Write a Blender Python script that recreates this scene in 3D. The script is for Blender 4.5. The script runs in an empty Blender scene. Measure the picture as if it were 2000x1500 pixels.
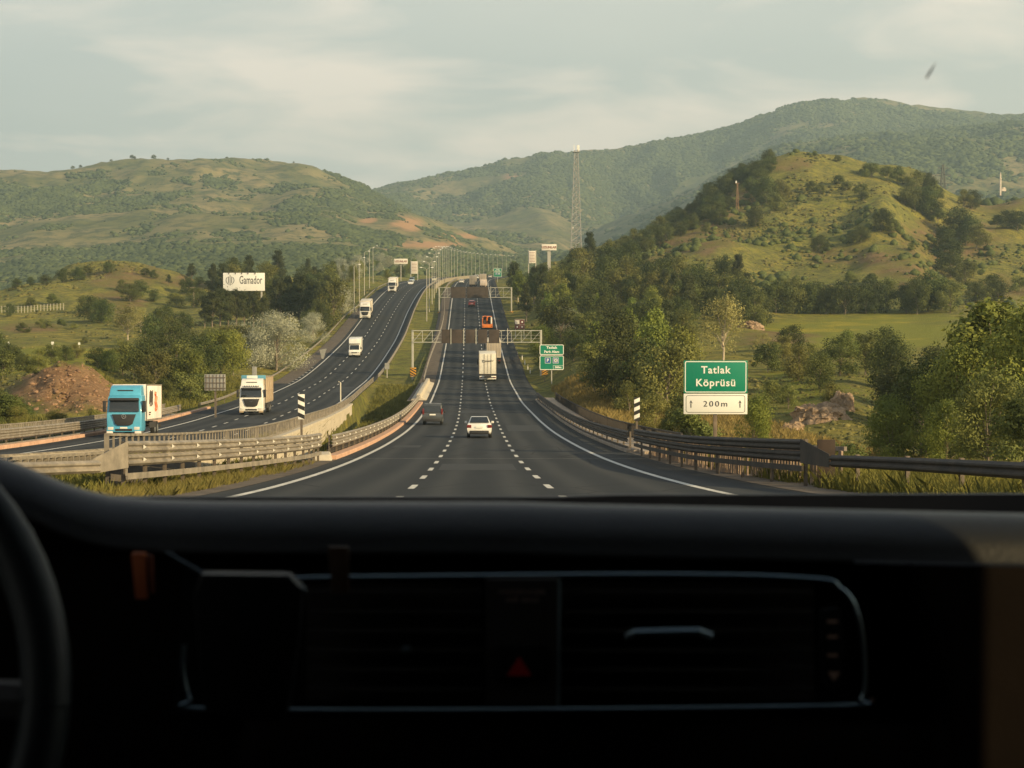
import bpy, bmesh, math, random
import numpy as np
from mathutils import Vector, Matrix, Euler
random.seed(7); rng = np.random.default_rng(11)
R = math.radians
scene = bpy.context.scene
C = scene.collection

# ---------------------------------------------------------------- camera
F = 3200.0; CX = 1000.0; CY = 750.0; PITCH = math.atan(90.0 / F)   # focal length and tilt in pixels of the 2000x1500 photograph
cam_d = bpy.data.cameras.new("camera"); cam = bpy.data.objects.new("camera", cam_d); C.objects.link(cam)
cam_d.sensor_width = 36.0; cam_d.lens = 36.0 * F / 2000.0
cam_d.clip_start = 0.05; cam_d.clip_end = 30000
cam.location = (0, 0, 0); cam.rotation_euler = (R(90) - PITCH, 0, 0)
cam_d.dof.use_dof = True; cam_d.dof.focus_distance = 140; cam_d.dof.aperture_fstop = 13
scene.camera = cam

# ---------------------------------------------------------------- sun, sky, exposure
HAZE = 1.75e-4
SUN_AZ, SUN_EL = R(123), R(20)                  # clockwise from the view direction: behind on the passenger side
sun_v = Vector((math.cos(SUN_EL) * math.sin(SUN_AZ), math.cos(SUN_EL) * math.cos(SUN_AZ), math.sin(SUN_EL)))
sd = bpy.data.lights.new("sun", 'SUN'); sd.energy = 5.0; sd.angle = R(0.6); sd.color = (1.0, 0.76, 0.40)
so = bpy.data.objects.new("sun", sd); C.objects.link(so); so.rotation_euler = sun_v.to_track_quat('Z', 'Y').to_euler()
so.location = sun_v * 60
world = bpy.data.worlds.new("World"); scene.world = world; world.use_nodes = True
nt = world.node_tree; nt.nodes.clear()
def wn(t, **k):
    n = nt.nodes.new(t)
    for a, v in k.items(): setattr(n, a, v)
    return n
def build_world():
    out = wn('ShaderNodeOutputWorld'); sky = wn('ShaderNodeTexSky', sky_type='NISHITA'); sky.sun_disc = False
    sky.sun_elevation = SUN_EL; sky.sun_rotation = SUN_AZ; sky.altitude = 800; sky.dust_density = 2.0; sky.air_density = 1.0
    b1 = wn('ShaderNodeBackground'); b1.inputs[1].default_value = 0.09
    nt.links.new(sky.outputs[0], b1.inputs[0])
    tc = wn('ShaderNodeTexCoord'); sep = wn('ShaderNodeSeparateXYZ'); nt.links.new(tc.outputs['Generated'], sep.inputs[0])
    zc = wn('ShaderNodeMath', operation='MAXIMUM'); zc.inputs[1].default_value = 0.0; nt.links.new(sep.outputs[2], zc.inputs[0])
    za = wn('ShaderNodeMath', operation='ADD'); za.inputs[1].default_value = 0.13; nt.links.new(zc.outputs[0], za.inputs[0])
    dx = wn('ShaderNodeMath', operation='DIVIDE'); nt.links.new(sep.outputs[0], dx.inputs[0]); nt.links.new(za.outputs[0], dx.inputs[1])
    dy = wn('ShaderNodeMath', operation='DIVIDE'); nt.links.new(sep.outputs[1], dy.inputs[0]); nt.links.new(za.outputs[0], dy.inputs[1])
    cb = wn('ShaderNodeCombineXYZ'); nt.links.new(dx.outputs[0], cb.inputs[0]); nt.links.new(dy.outputs[0], cb.inputs[1])
    cb.inputs[2].default_value = 3.3
    n1 = wn('ShaderNodeTexNoise'); n1.inputs['Scale'].default_value = 1.7; n1.inputs['Detail'].default_value = 7; n1.inputs['Roughness'].default_value = .52; n1.inputs['Distortion'].default_value = .35
    nt.links.new(cb.outputs[0], n1.inputs['Vector'])
    r1 = wn('ShaderNodeValToRGB'); r1.color_ramp.elements[0].position = .45; r1.color_ramp.elements[1].position = .62
    nt.links.new(n1.outputs['Fac'], r1.inputs[0])
    n2 = wn('ShaderNodeTexNoise'); n2.inputs['Scale'].default_value = .55; n2.inputs['Detail'].default_value = 4
    nt.links.new(cb.outputs[0], n2.inputs['Vector'])
    r2 = wn('ShaderNodeValToRGB'); r2.color_ramp.elements[0].position = .35; r2.color_ramp.elements[1].position = .65
    nt.links.new(n2.outputs['Fac'], r2.inputs[0])
    veil = wn('ShaderNodeMixRGB'); veil.inputs[1].default_value = (.50, .525, .47, 1); veil.inputs[2].default_value = (.65, .635, .54, 1)
    nt.links.new(r2.outputs[0], veil.inputs[0])
    cl = wn('ShaderNodeMixRGB'); cl.inputs[2].default_value = (1.0, .84, .67, 1); nt.links.new(veil.outputs[0], cl.inputs[1])
    f = wn('ShaderNodeMath', operation='MULTIPLY'); f.inputs[1].default_value = .85
    nt.links.new(r1.outputs[0], f.inputs[0]); nt.links.new(f.outputs[0], cl.inputs[0])
    b2 = wn('ShaderNodeBackground'); b2.inputs[1].default_value = 1.0; nt.links.new(cl.outputs[0], b2.inputs[0])
    mx = wn('ShaderNodeMixShader'); mr = wn('ShaderNodeMapRange'); mr.inputs[1].default_value = .22; mr.inputs[2].default_value = .75; mr.inputs[3].default_value = .86; mr.inputs[4].default_value = .12
    nt.links.new(sep.outputs[2], mr.inputs[0]); nt.links.new(mr.outputs[0], mx.inputs[0])
    nt.links.new(b1.outputs[0], mx.inputs[1]); nt.links.new(b2.outputs[0], mx.inputs[2]); nt.links.new(mx.outputs[0], out.inputs[0])
build_world()
scene.view_settings.view_transform = 'Standard'; scene.view_settings.look = 'None'
scene.view_settings.exposure = 0.52; scene.view_settings.gamma = 1.0; scene.view_settings.use_curve_mapping = False
scene.cycles.max_bounces = 8; scene.cycles.transparent_max_bounces = 12; scene.cycles.volume_bounces = 0
scene.cycles.caustics_reflective = False; scene.cycles.caustics_refractive = False

# ---------------------------------------------------------------- helpers
def ray(px, py):
    v = Vector(((px - CX) / F, 1.0, (CY - py) / F)); v.rotate(Euler((-PITCH, 0, 0))); return v
def P(px, py, D):
    v = ray(px, py); return v * (D / v.y)
def py_of(D, z):                                        # photograph row of a point at depth D and height z
    a = np.arctan2(z, D) + PITCH
    return CY - F * np.tan(a)
def z_of(py, D):
    return D * np.tan(np.arctan((CY - np.asarray(py, float)) / F) - PITCH)
def X_of(px, D): return (px - CX) / F * D * 1.0
def pchip(x, y, q):
    x = np.asarray(x, float); y = np.asarray(y, float); q = np.asarray(q, float)
    h = np.diff(x); d = np.diff(y, axis=0) / (h if y.ndim == 1 else h[:, None])
    m = np.zeros_like(y)
    if y.ndim == 1: hh = h
    else: hh = h[:, None]
    w1 = 2 * hh[1:] + hh[:-1]; w2 = hh[1:] + 2 * hh[:-1]
    with np.errstate(divide='ignore', invalid='ignore'):
        mm = (w1 + w2) / (w1 / d[:-1] + w2 / d[1:])
    m[1:-1] = np.where(d[:-1] * d[1:] > 0, mm, 0); m[0] = d[0]; m[-1] = d[-1]
    i = np.clip(np.searchsorted(x, q) - 1, 0, len(x) - 2)
    t = (q - x[i]) / h[i]; H = h[i]
    if y.ndim > 1: t = t[:, None]; H = H[:, None]
    lo = np.minimum(t, 0); hi = np.maximum(t, 1) - 1; t = np.clip(t, 0, 1)
    v = (2*t**3 - 3*t**2 + 1) * y[i] + (t**3 - 2*t**2 + t) * H * m[i] + (-2*t**3 + 3*t**2) * y[i+1] + (t**3 - t**2) * H * m[i+1]
    return v + lo * H * m[i] + hi * H * m[i+1]
_lat = rng.random((256, 256))
def vnoise(x, y):
    x = np.asarray(x, float); y = np.asarray(y, float)
    xi = np.floor(x).astype(int); yi = np.floor(y).astype(int); u = x - xi; v = y - yi
    u = u*u*(3-2*u); v = v*v*(3-2*v); a = lambda i, j: _lat[(xi+i) % 256, (yi+j) % 256]
    return (a(0,0)*(1-u)+a(1,0)*u)*(1-v) + (a(0,1)*(1-u)+a(1,1)*u)*v
def fbm(x, y, o=4, g=.5):
    s = 0; a = 1; t = 0
    for k in range(o):
        s = s + a * vnoise(x * 2**k + 17.3*k, y * 2**k + 9.1*k); t += a; a *= g
    return s / t * 2 - 1
def sstep(a, b, x):
    t = np.clip((x - a) / (b - a), 0, 1); return t*t*(3-2*t)

# materials
MATS = {}
def srgb(r, g, b):
    f = lambda c: (c/255)/12.92 if c <= 10 else (((c/255)+.055)/1.055)**2.4
    return (f(r), f(g), f(b))
def mat(name, col, rough=.6, metal=0.0, var=0.0, scale=2.0, spec=.5, bump=0.0, bscale=40.0, rnd=0.0, dirt=None, trans=0.0, coat=0.0):
    if name in MATS: return MATS[name]
    m = bpy.data.materials.new(name); m.use_nodes = True; n = m.node_tree.nodes; l = m.node_tree.links
    b = n['Principled BSDF']; b.inputs['Roughness'].default_value = rough; b.inputs['Metallic'].default_value = metal
    b.inputs['Specular IOR Level'].default_value = spec; b.inputs['Base Color'].default_value = (*col, 1)
    if coat: b.inputs['Coat Weight'].default_value = coat; b.inputs['Coat Roughness'].default_value = .05
    tc = n.new('ShaderNodeTexCoord'); src = None
    if var or dirt:
        no = n.new('ShaderNodeTexNoise'); no.inputs['Scale'].default_value = scale; no.inputs['Detail'].default_value = 6
        no.inputs['Roughness'].default_value = .62
        l.new(tc.outputs['Object'], no.inputs['Vector'])
        rp = n.new('ShaderNodeValToRGB'); rp.color_ramp.elements[0].position = .3; rp.color_ramp.elements[1].position = .7
        l.new(no.outputs['Fac'], rp.inputs[0])
        c2 = dirt or tuple(min(1, c*(1+var)) for c in col); c1 = tuple(c*(1-var) for c in col)
        mx = n.new('ShaderNodeMixRGB'); mx.inputs[1].default_value = (*c1, 1); mx.inputs[2].default_value = (*c2, 1)
        l.new(rp.outputs[0], mx.inputs[0]); src = mx.outputs[0]
    if rnd:
        oi = n.new('ShaderNodeObjectInfo'); hs = n.new('ShaderNodeHueSaturation')
        mr = n.new('ShaderNodeMapRange'); mr.inputs[3].default_value = 1-rnd; mr.inputs[4].default_value = 1+rnd
        l.new(oi.outputs['Random'], mr.inputs[0]); l.new(mr.outputs[0], hs.inputs['Value'])
        mr2 = n.new('ShaderNodeMapRange'); mr2.inputs[3].default_value = .5-rnd*.07; mr2.inputs[4].default_value = .5+rnd*.05
        ml = n.new('ShaderNodeMath'); ml.operation = 'MULTIPLY'; ml.inputs[1].default_value = 7.31; fr = n.new('ShaderNodeMath'); fr.operation = 'FRACT'
        l.new(oi.outputs['Random'], ml.inputs[0]); l.new(ml.outputs[0], fr.inputs[0]); l.new(fr.outputs[0], mr2.inputs[0]); l.new(mr2.outputs[0], hs.inputs['Hue'])
        if src: l.new(src, hs.inputs['Color'])
        else: hs.inputs['Color'].default_value = (*col, 1)
        src = hs.outputs[0]
    if src: l.new(src, b.inputs['Base Color'])
    if bump:
        nb = n.new('ShaderNodeTexNoise'); nb.inputs['Scale'].default_value = bscale; nb.inputs['Detail'].default_value = 5
        l.new(tc.outputs['Object'], nb.inputs['Vector']); bp = n.new('ShaderNodeBump'); bp.inputs['Strength'].default_value = bump; bp.inputs['Distance'].default_value = .05
        l.new(nb.outputs['Fac'], bp.inputs['Height']); l.new(bp.outputs[0], b.inputs['Normal'])
    if trans:
        tr = n.new('ShaderNodeBsdfTranslucent'); ms = n.new('ShaderNodeMixShader'); ms.inputs[0].default_value = trans
        if src: l.new(src, tr.inputs[0])
        else: tr.inputs[0].default_value = (*col, 1)
        o = n['Material Output']; l.new(b.outputs[0], ms.inputs[1]); l.new(tr.outputs[0], ms.inputs[2]); l.new(ms.outputs[0], o.inputs[0])
    MATS[name] = m; return m

def link(name, me, parent=None):
    o = bpy.data.objects.new(name, me); C.objects.link(o)
    if parent: o.parent = parent
    return o
def tag(o, label=None, cat=None, group=None, kind=None):
    if label: o['label'] = label
    if cat: o['category'] = cat
    if group: o['group'] = group
    if kind: o['kind'] = kind
    return o
def thing(name, label, cat, loc=(0,0,0), rz=0, group=None, rx=0, s=1.0):
    o = bpy.data.objects.new(name, None); C.objects.link(o); o.empty_display_size = .1
    o.location = loc; o.rotation_euler = (rx, 0, rz); o.scale = (s, s, s)
    return tag(o, label, cat, group)
def copy_tree(o, parent=None):
    c = o.copy(); C.objects.link(c)
    if parent is not None: c.parent = parent
    for ch in list(o.children): copy_tree(ch, c)
    return c

class MB:
    def __init__(s): s.v = []; s.f = []; s.m = []; s.k = 0
    def add(s, vs, fs):
        o = len(s.v); s.v += [tuple(v) for v in vs]; s.f += [tuple(i + o for i in f) for f in fs]; s.m += [s.k] * len(fs)
        return s
    def box(s, x, y, z, sx, sy, sz, rz=0, tx=1, ty=1, rx=0):
        vs = []
        for k, (a, b) in ((-1, (1, 1)), (1, (tx, ty))):
            for i, j in ((-1,-1), (1,-1), (1,1), (-1,1)): vs.append(Vector((i*sx/2*a, j*sy/2*b, k*sz/2)))
        M = Matrix.Rotation(rz, 3, 'Z') @ Matrix.Rotation(rx, 3, 'X')
        vs = [M @ v + Vector((x, y, z)) for v in vs]
        return s.add(vs, [(3,2,1,0),(4,5,6,7),(0,1,5,4),(1,2,6,5),(2,3,7,6),(3,0,4,7)])
    def tube(s, pts, r, n=8, r2=None, cap=True, ref=None):
        pts = [Vector(p) for p in pts]; N = len(pts); vs = []
        for i, p in enumerate(pts):
            t = (pts[min(i+1, N-1)] - pts[max(i-1, 0)]).normalized()
            a = t.cross(Vector(ref) if ref else Vector((0,0,1)) if abs(t.z) < .95 else Vector((0,1,0))).normalized(); b = a.cross(t)
            rr = r if r2 is None else r + (r2 - r) * i / max(1, N-1)
            for k in range(n):
                an = 2*math.pi*(k+.5)/n; vs.append(p + a*math.cos(an)*rr + b*math.sin(an)*rr)
        fs = [(i*n+k, i*n+(k+1) % n, (i+1)*n+(k+1) % n, (i+1)*n+k) for i in range(N-1) for k in range(n)]
        if cap: fs += [tuple(range(n))[::-1], tuple((N-1)*n+k for k in range(n))]
        return s.add(vs, fs)
    def sweep(s, pts, prof, lat=None, closed=True, cap=True):          # prof: (sideways, up) pairs swept along pts
        pts = [Vector(p) for p in pts]; N = len(pts); n = len(prof); vs = []
        for i, p in enumerate(pts):
            t = pts[min(i+1, N-1)] - pts[max(i-1, 0)]; t.z = 0; t.normalize()
            a = Vector((t.y, -t.x, 0))
            for u, w in prof: vs.append(p + a*u + Vector((0,0,w)))
        m = n if closed else n-1
        fs = [(i*n+k, i*n+(k+1) % n, (i+1)*n+(k+1) % n, (i+1)*n+k) for i in range(N-1) for k in range(m)]
        if cap and closed: fs += [tuple(range(n))[::-1], tuple((N-1)*n+k for k in range(n))]
        return s.add(vs, fs)
    def slab(s, prof):                                                # closed side profile of (y, z, half width)
        n = len(prof); vs = [(-h, y, z) for y, z, h in prof] + [(h, y, z) for y, z, h in prof]
        fs = [(i, (i+1) % n, n+(i+1) % n, n+i) for i in range(n)] + [tuple(range(n))[::-1], tuple(range(n, 2*n))]
        return s.add(vs, fs)
    def plate(s, pts, t, nrm):                                         # flat outline of 3D points given a thickness
        nrm = Vector(nrm).normalized() * t; a = [Vector(p) for p in pts]; n = len(a)
        return s.add(a + [p + nrm for p in a], [tuple(range(n))[::-1], tuple(range(n, 2*n))] + [(i, (i+1) % n, n+(i+1) % n, n+i) for i in range(n)])
    def cyl(s, x, y, z, r, w, n=20, axis='X'):
        a = Vector((1,0,0)) if axis == 'X' else Vector((0,1,0)) if axis == 'Y' else Vector((0,0,1)); c = Vector((x,y,z))
        return s.tube([c - a*w/2, c + a*w/2], r, n)
    def mesh(s, name, ms, bevel=0, seg=2, smooth=False):
        me = bpy.data.meshes.new(name); me.from_pydata(s.v, [], s.f)
        for m in (ms if isinstance(ms, (list, tuple)) else [ms]): me.materials.append(m)
        me.polygons.foreach_set('material_index', s.m); me.update()
        bm = bmesh.new(); bm.from_mesh(me); bmesh.ops.recalc_face_normals(bm, faces=bm.faces)
        if bevel: bmesh.ops.bevel(bm, geom=[e for e in bm.edges if e.is_manifold and e.calc_face_angle(0) > .5], offset=bevel, segments=seg, affect='EDGES', profile=.6, clamp_overlap=True)
        bm.to_mesh(me); bm.free()
        if smooth or bevel:
            me.polygons.foreach_set('use_smooth', [True]*len(me.polygons))
            try: me.set_sharp_from_angle(angle=R(38))
            except Exception: pass
        return me
    def build(s, name, ms, parent=None, **k):
        return link(name, s.mesh(name, ms, **k), parent)
def np_mesh(name, V, Fq, m, parent=None, smooth=False):                 # V (n,3), Fq (m,k)
    me = bpy.data.meshes.new(name); V = np.asarray(V, np.float32); Fq = np.asarray(Fq, np.int32); k = Fq.shape[1]
    me.vertices.add(len(V)); me.vertices.foreach_set('co', V.ravel())
    me.loops.add(Fq.size); me.loops.foreach_set('vertex_index', Fq.ravel())
    me.polygons.add(len(Fq)); me.polygons.foreach_set('loop_start', np.arange(0, Fq.size, k, dtype=np.int32))
    me.polygons.foreach_set('loop_total', np.full(len(Fq), k, np.int32))
    if smooth: me.polygons.foreach_set('use_smooth', np.ones(len(Fq), bool))
    me.update(calc_edges=True); me.validate()
    if m is not None: me.materials.append(m)
    return link(name, me, parent) if parent is not False else me
def text(s, h, m, parent, loc, rot=(R(90),0,0), align='CENTER', ext=.008, sx=1.0, name='lettering', bold=0.0, sp=1.0):
    cu = bpy.data.curves.new('t', 'FONT'); cu.body = s; cu.size = h / .73; cu.align_x = align; cu.align_y = 'CENTER'; cu.extrude = ext; cu.resolution_u = 3
    cu.offset = bold; cu.space_character = sp
    t = bpy.data.objects.new('t', cu); C.objects.link(t); me = bpy.data.meshes.new_from_object(t); bpy.data.objects.remove(t); bpy.data.curves.remove(cu)
    me.materials.clear(); me.materials.append(m); o = link(name, me, parent); o.location = loc; o.rotation_euler = rot; o.scale = (sx, 1, 1)
    return o
# ---------------------------------------------------------------- the two carriageways (depth -> height and sideways position)
_ry = [975, 950, 916, 890, 861, 838, 816, 788, 765, 747, 710, 671, 636, 605, 582, 565, 555, 550, 547, 544, 541, 539, 537]
_rD = [36, 45.6, 63.5, 82, 109, 136, 164, 205, 237, 265, 307, 356, 405, 455, 500, 545, 600, 650, 720, 800, 950, 1100, 1200]
_rz = [float(z_of(y, d)) for y, d in zip(_ry, _rD)]
RD = np.array([-60, -20, 0, 15] + _rD + [1500]); RZ = np.array([1.75, -.35, -1.45, -2.28] + _rz + [58])
def roadz(D): return pchip(RD, RZ, np.atleast_1d(D))
def rz1(D): return float(roadz(D)[0])
_aD = [-60, 0, 45.6, 63.5, 82, 100, 113, 164, 205, 275, 345, 400, 450, 500, 545, 600, 650, 720, 800, 950, 1100, 1200, 1500]
_aX = [-.7, -1.85, -2.74, -3.14, -3.55, -3.92, -4.2, -5.35, -6.45, -8.3, -10.15, -11.6, -13.0, -14.35, -15.5, -16.6, -17.3, -17.6, -16.6, -12.8, -5.8, 1.1, 26]
def XR(D): return pchip(_aD, _aX, np.atleast_1d(D))                      # the dashed line on the driver's side, our carriageway
_bD = [-60, 0, 40, 55, 66, 76, 81, 106, 148, 176, 211, 265, 301, 323, 367, 409, 450, 527, 600, 650, 720, 800, 950, 1100, 1200, 1500]
_bX = [-44, -34, -27.5, -24.5, -22.2, -21.3, -21.6, -23.3, -26.2, -27.8, -29.4, -31.3, -31.9, -32.4, -33.4, -34.7, -35.9, -37.2, -37.6, -37.3, -36.2, -34.4, -30.2, -23, -16, 9]
def XL(D): return pchip(_bD, _bX, np.atleast_1d(D))                      # the outer dashed line, oncoming carriageway
R_IN, R_OUT = -5.0, 10.8                                                 # tarmac edges as offsets
L_OUT, L_IN = -6.8, 8.9
def right_pt(D, off, dz=0): return Vector((float(XR(D)[0]) + off, D, rz1(D) + dz))
def left_pt(D, off, dz=0): return Vector((float(XL(D)[0]) + off, D, rz1(D) + dz))
def yaw_at(fn, D): 
    a = fn(D-4); b = fn(D+4); return math.atan2(-(b.x-a.x), 8.0), math.atan2(b.z-a.z, 8.0)

# ---------------------------------------------------------------- terrain table: for each photograph column, (depth, row) knots
RIDGE = [(2400,)]
T = {
 -1500: [(70,905),(120,880),(200,860),(350,760),(500,640),(650,560),(900,640),(1500,540),(2300,380),(2600,340),(3200,380),(9000,420)],
 -400: [(70,905),(110,868),(170,790),(260,740),(350,690),(450,640),(560,585),(700,620),(1000,600),(1500,520),(2200,380),(2500,332),(3000,360),(9000,420)],
 0:   [(60,912),(92,872),(115,850),(150,805),(180,752),(250,715),(300,692),(380,655),(450,618),(530,582),(640,600),(1000,590),(1500,520),(2200,380),(2500,327),(3000,345),(9000,420)],
 70:  [(60,912),(95,868),(115,845),(145,815),(155,800),(168,735),(200,722),(260,705),(340,670),(430,630),(540,565),(640,590),(1000,580),(1500,510),(2200,375),(2500,329),(3000,345),(9000,420)],
 150: [(60,912),(110,852),(130,832),(148,808),(156,795),(168,716),(200,716),(260,700),(340,675),(430,625),(520,560),(600,523),(760,560),(1100,555),(1500,505),(2200,370),(2500,327),(3000,345),(9000,420)],
 225: [(60,912),(110,845),(140,822),(160,798),(175,755),(200,752),(260,705),(330,680),(430,622),(520,552),(600,515),(760,560),(1100,550),(1500,500),(2200,370),(2500,321),(3000,345),(9000,420)],
 300: [(60,912),(130,835),(160,812),(200,775),(260,735),(330,692),(420,630),(520,560),(600,528),(760,570),(1100,545),(1500,490),(2200,365),(2500,320),(3000,345),(9000,420)],
 400: [(60,912),(158,812),(200,788),(260,740),(340,680),(440,612),(530,565),(600,552),(760,575),(1100,540),(1500,480),(2200,365),(2500,318),(3000,345),(9000,420)],
 500: [(60,912),(150,826),(205,782),(260,748),(330,690),(430,625),(520,575),(640,550),(760,570),(1100,530),(1500,475),(2200,368),(2500,325),(3000,345),(9000,420)],
 600: [(60,912),(150,826),(260,750),(300,715),(400,645),(500,598),(600,570),(700,560),(850,560),(1100,525),(1500,475),(2200,365),(2500,324),(3000,350),(9000,420)],
 660: [(60,912),(150,826),(265,747),(356,680),(455,612),(545,573),(650,555),(800,550),(1100,518),(1500,475),(2200,380),(2500,343),(3000,360),(9000,420)],
 700: [(60,912),(150,826),(265,747),(356,671),(455,606),(545,565),(650,552),(800,545),(1100,515),(1500,480),(2200,400),(2450,367),(3000,372),(4500,385),(9000,420)],
 760: [(60,912),(150,826),(265,747),(356,671),(455,605),(545,565),(650,550),(800,544),(1100,512),(1500,485),(2100,415),(2400,390),(3000,400),(4500,361),(9000,400)],
 850: [(60,912),(150,826),(265,747),(356,671),(455,605),(545,565),(650,550),(800,544),(1100,528),(1500,500),(2000,455),(2400,430),(3000,450),(4500,345),(5500,370),(9000,400)],
 900: [(60,912),(150,826),(265,747),(356,671),(455,605),(545,565),(650,550),(800,544),(950,541),(1100,538),(1500,505),(2000,475),(2400,452),(3000,462),(4500,338),(5500,370),(9000,400)],
 960: [(60,912),(150,826),(265,747),(356,671),(455,605),(545,565),(650,550),(800,544),(950,541),(1100,539),(1500,512),(2000,485),(2400,470),(3000,462),(4500,325),(5500,360),(9000,400)],
 1020: [(60,915),(150,832),(230,770),(300,712),(356,671),(455,602),(545,560),(650,540),(800,540),(1000,540),(1300,530),(1700,500),(2300,490),(3000,455),(4500,311),(5500,350),(9000,400)],
 1060: [(60,915),(150,832),(190,795),(240,748),(300,700),(380,640),(480,578),(580,540),(680,522),(800,535),(1000,545),(1400,525),(2000,500),(3000,455),(4500,305),(5500,345),(9000,400)],
 1120: [(60,918),(90,882),(120,850),(150,812),(200,765),(260,715),(340,655),(430,598),(520,555),(620,515),(700,500),(850,530),(1100,530),(1500,510),(2200,495),(3000,476),(4500,299),(5500,340),(9000,400)],
 1200: [(60,918),(80,895),(105,862),(130,825),(170,782),(220,740),(300,680),(380,625),(460,578),(540,530),(640,482),(710,470),(850,500),(1200,520),(2000,490),(2600,455),(3000,440),(3600,440),(4500,295),(5500,335),(9000,400)],
 1300: [(55,925),(75,905),(100,872),(125,845),(160,800),(220,735),(300,672),(380,615),(460,568),(540,520),(640,455),(720,432),(850,460),(1200,500),(2000,470),(2600,420),(3000,395),(3600,400),(4500,279),(5500,320),(9000,400)],
 1400: [(50,935),(68,915),(95,880),(125,842),(170,790),(230,725),(310,668),(400,610),(470,565),(540,505),(600,455),(660,405),(730,371),(850,400),(1200,480),(2000,440),(2600,375),(3000,342),(3600,370),(4500,257),(5500,300),(9000,400)],
 1500: [(48,940),(62,918),(90,885),(125,845),(170,790),(230,728),(300,668),(370,640),(430,610),(500,560),(580,480),(660,385),(740,319),(850,360),(1200,480),(2000,430),(2600,340),(3000,302),(3600,320),(4500,225),(5500,280),(9000,400)],
 1570: [(45,945),(60,925),(90,890),(125,848),(170,785),(230,722),(300,678),(350,655),(430,614),(480,585),(560,505),(650,390),(750,303),(850,350),(1200,480),(2000,420),(2600,320),(3000,282),(3600,300),(4500,207),(5500,280),(9000,400)],
 1650: [(42,950),(58,930),(90,890),(130,840),(170,772),(220,730),(300,685),(350,655),(430,614),(480,580),(530,530),(590,462),(670,370),(760,311),(860,360),(1200,480),(2000,420),(2600,305),(3000,268),(3600,285),(4500,197),(5500,270),(9000,400)],
 1720: [(40,955),(55,935),(90,890),(130,840),(180,775),(230,728),(300,685),(350,655),(430,614),(470,590),(520,520),(560,460),(610,408),(700,360),(770,323),(870,370),(1200,480),(2000,420),(2600,300),(3000,262),(3600,280),(4500,196),(5500,270),(9000,400)],
 1780: [(38,958),(55,938),(90,890),(130,840),(180,775),(230,728),(300,685),(350,655),(430,614),(460,595),(510,525),(550,492),(600,470),(680,400),(780,332),(870,380),(1200,470),(2000,420),(2600,295),(3000,258),(3600,275),(4500,199),(5500,270),(9000,400)],
 1850: [(35,962),(52,940),(90,890),(130,840),(180,775),(230,728),(300,685),(350,655),(420,615),(460,596),(520,560),(580,510),(660,455),(780,374),(870,410),(1200,450),(2000,420),(2600,290),(3000,251),(3600,260),(4500,207),(5500,270),(9000,400)],
 1930: [(32,966),(50,942),(90,890),(130,840),(180,775),(230,728),(300,685),(360,650),(430,610),(500,570),(580,520),(660,465),(780,402),(870,420),(1200,430),(2000,410),(2600,285),(3000,246),(3600,255),(4500,222),(5500,270),(9000,400)],
 2000: [(30,970),(48,945),(90,892),(130,840),(180,780),(240,725),(320,675),(400,630),(480,590),(560,540),(650,470),(780,388),(870,410),(1200,420),(2000,400),(2600,280),(3000,241),(3600,255),(4500,222),(5500,270),(9000,400)],
 2500: [(30,970),(48,945),(90,892),(130,840),(180,780),(240,725),(320,660),(400,610),(480,560),(560,500),(650,440),(780,380),(870,400),(1200,400),(2000,380),(2600,260),(3000,240),(3600,255),(4500,230),(9000,400)],
 3500: [(40,950),(90,900),(180,800),(320,700),(560,560),(780,420),(1200,400),(2000,380),(3000,260),(4500,240),(9000,400)],
}
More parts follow.
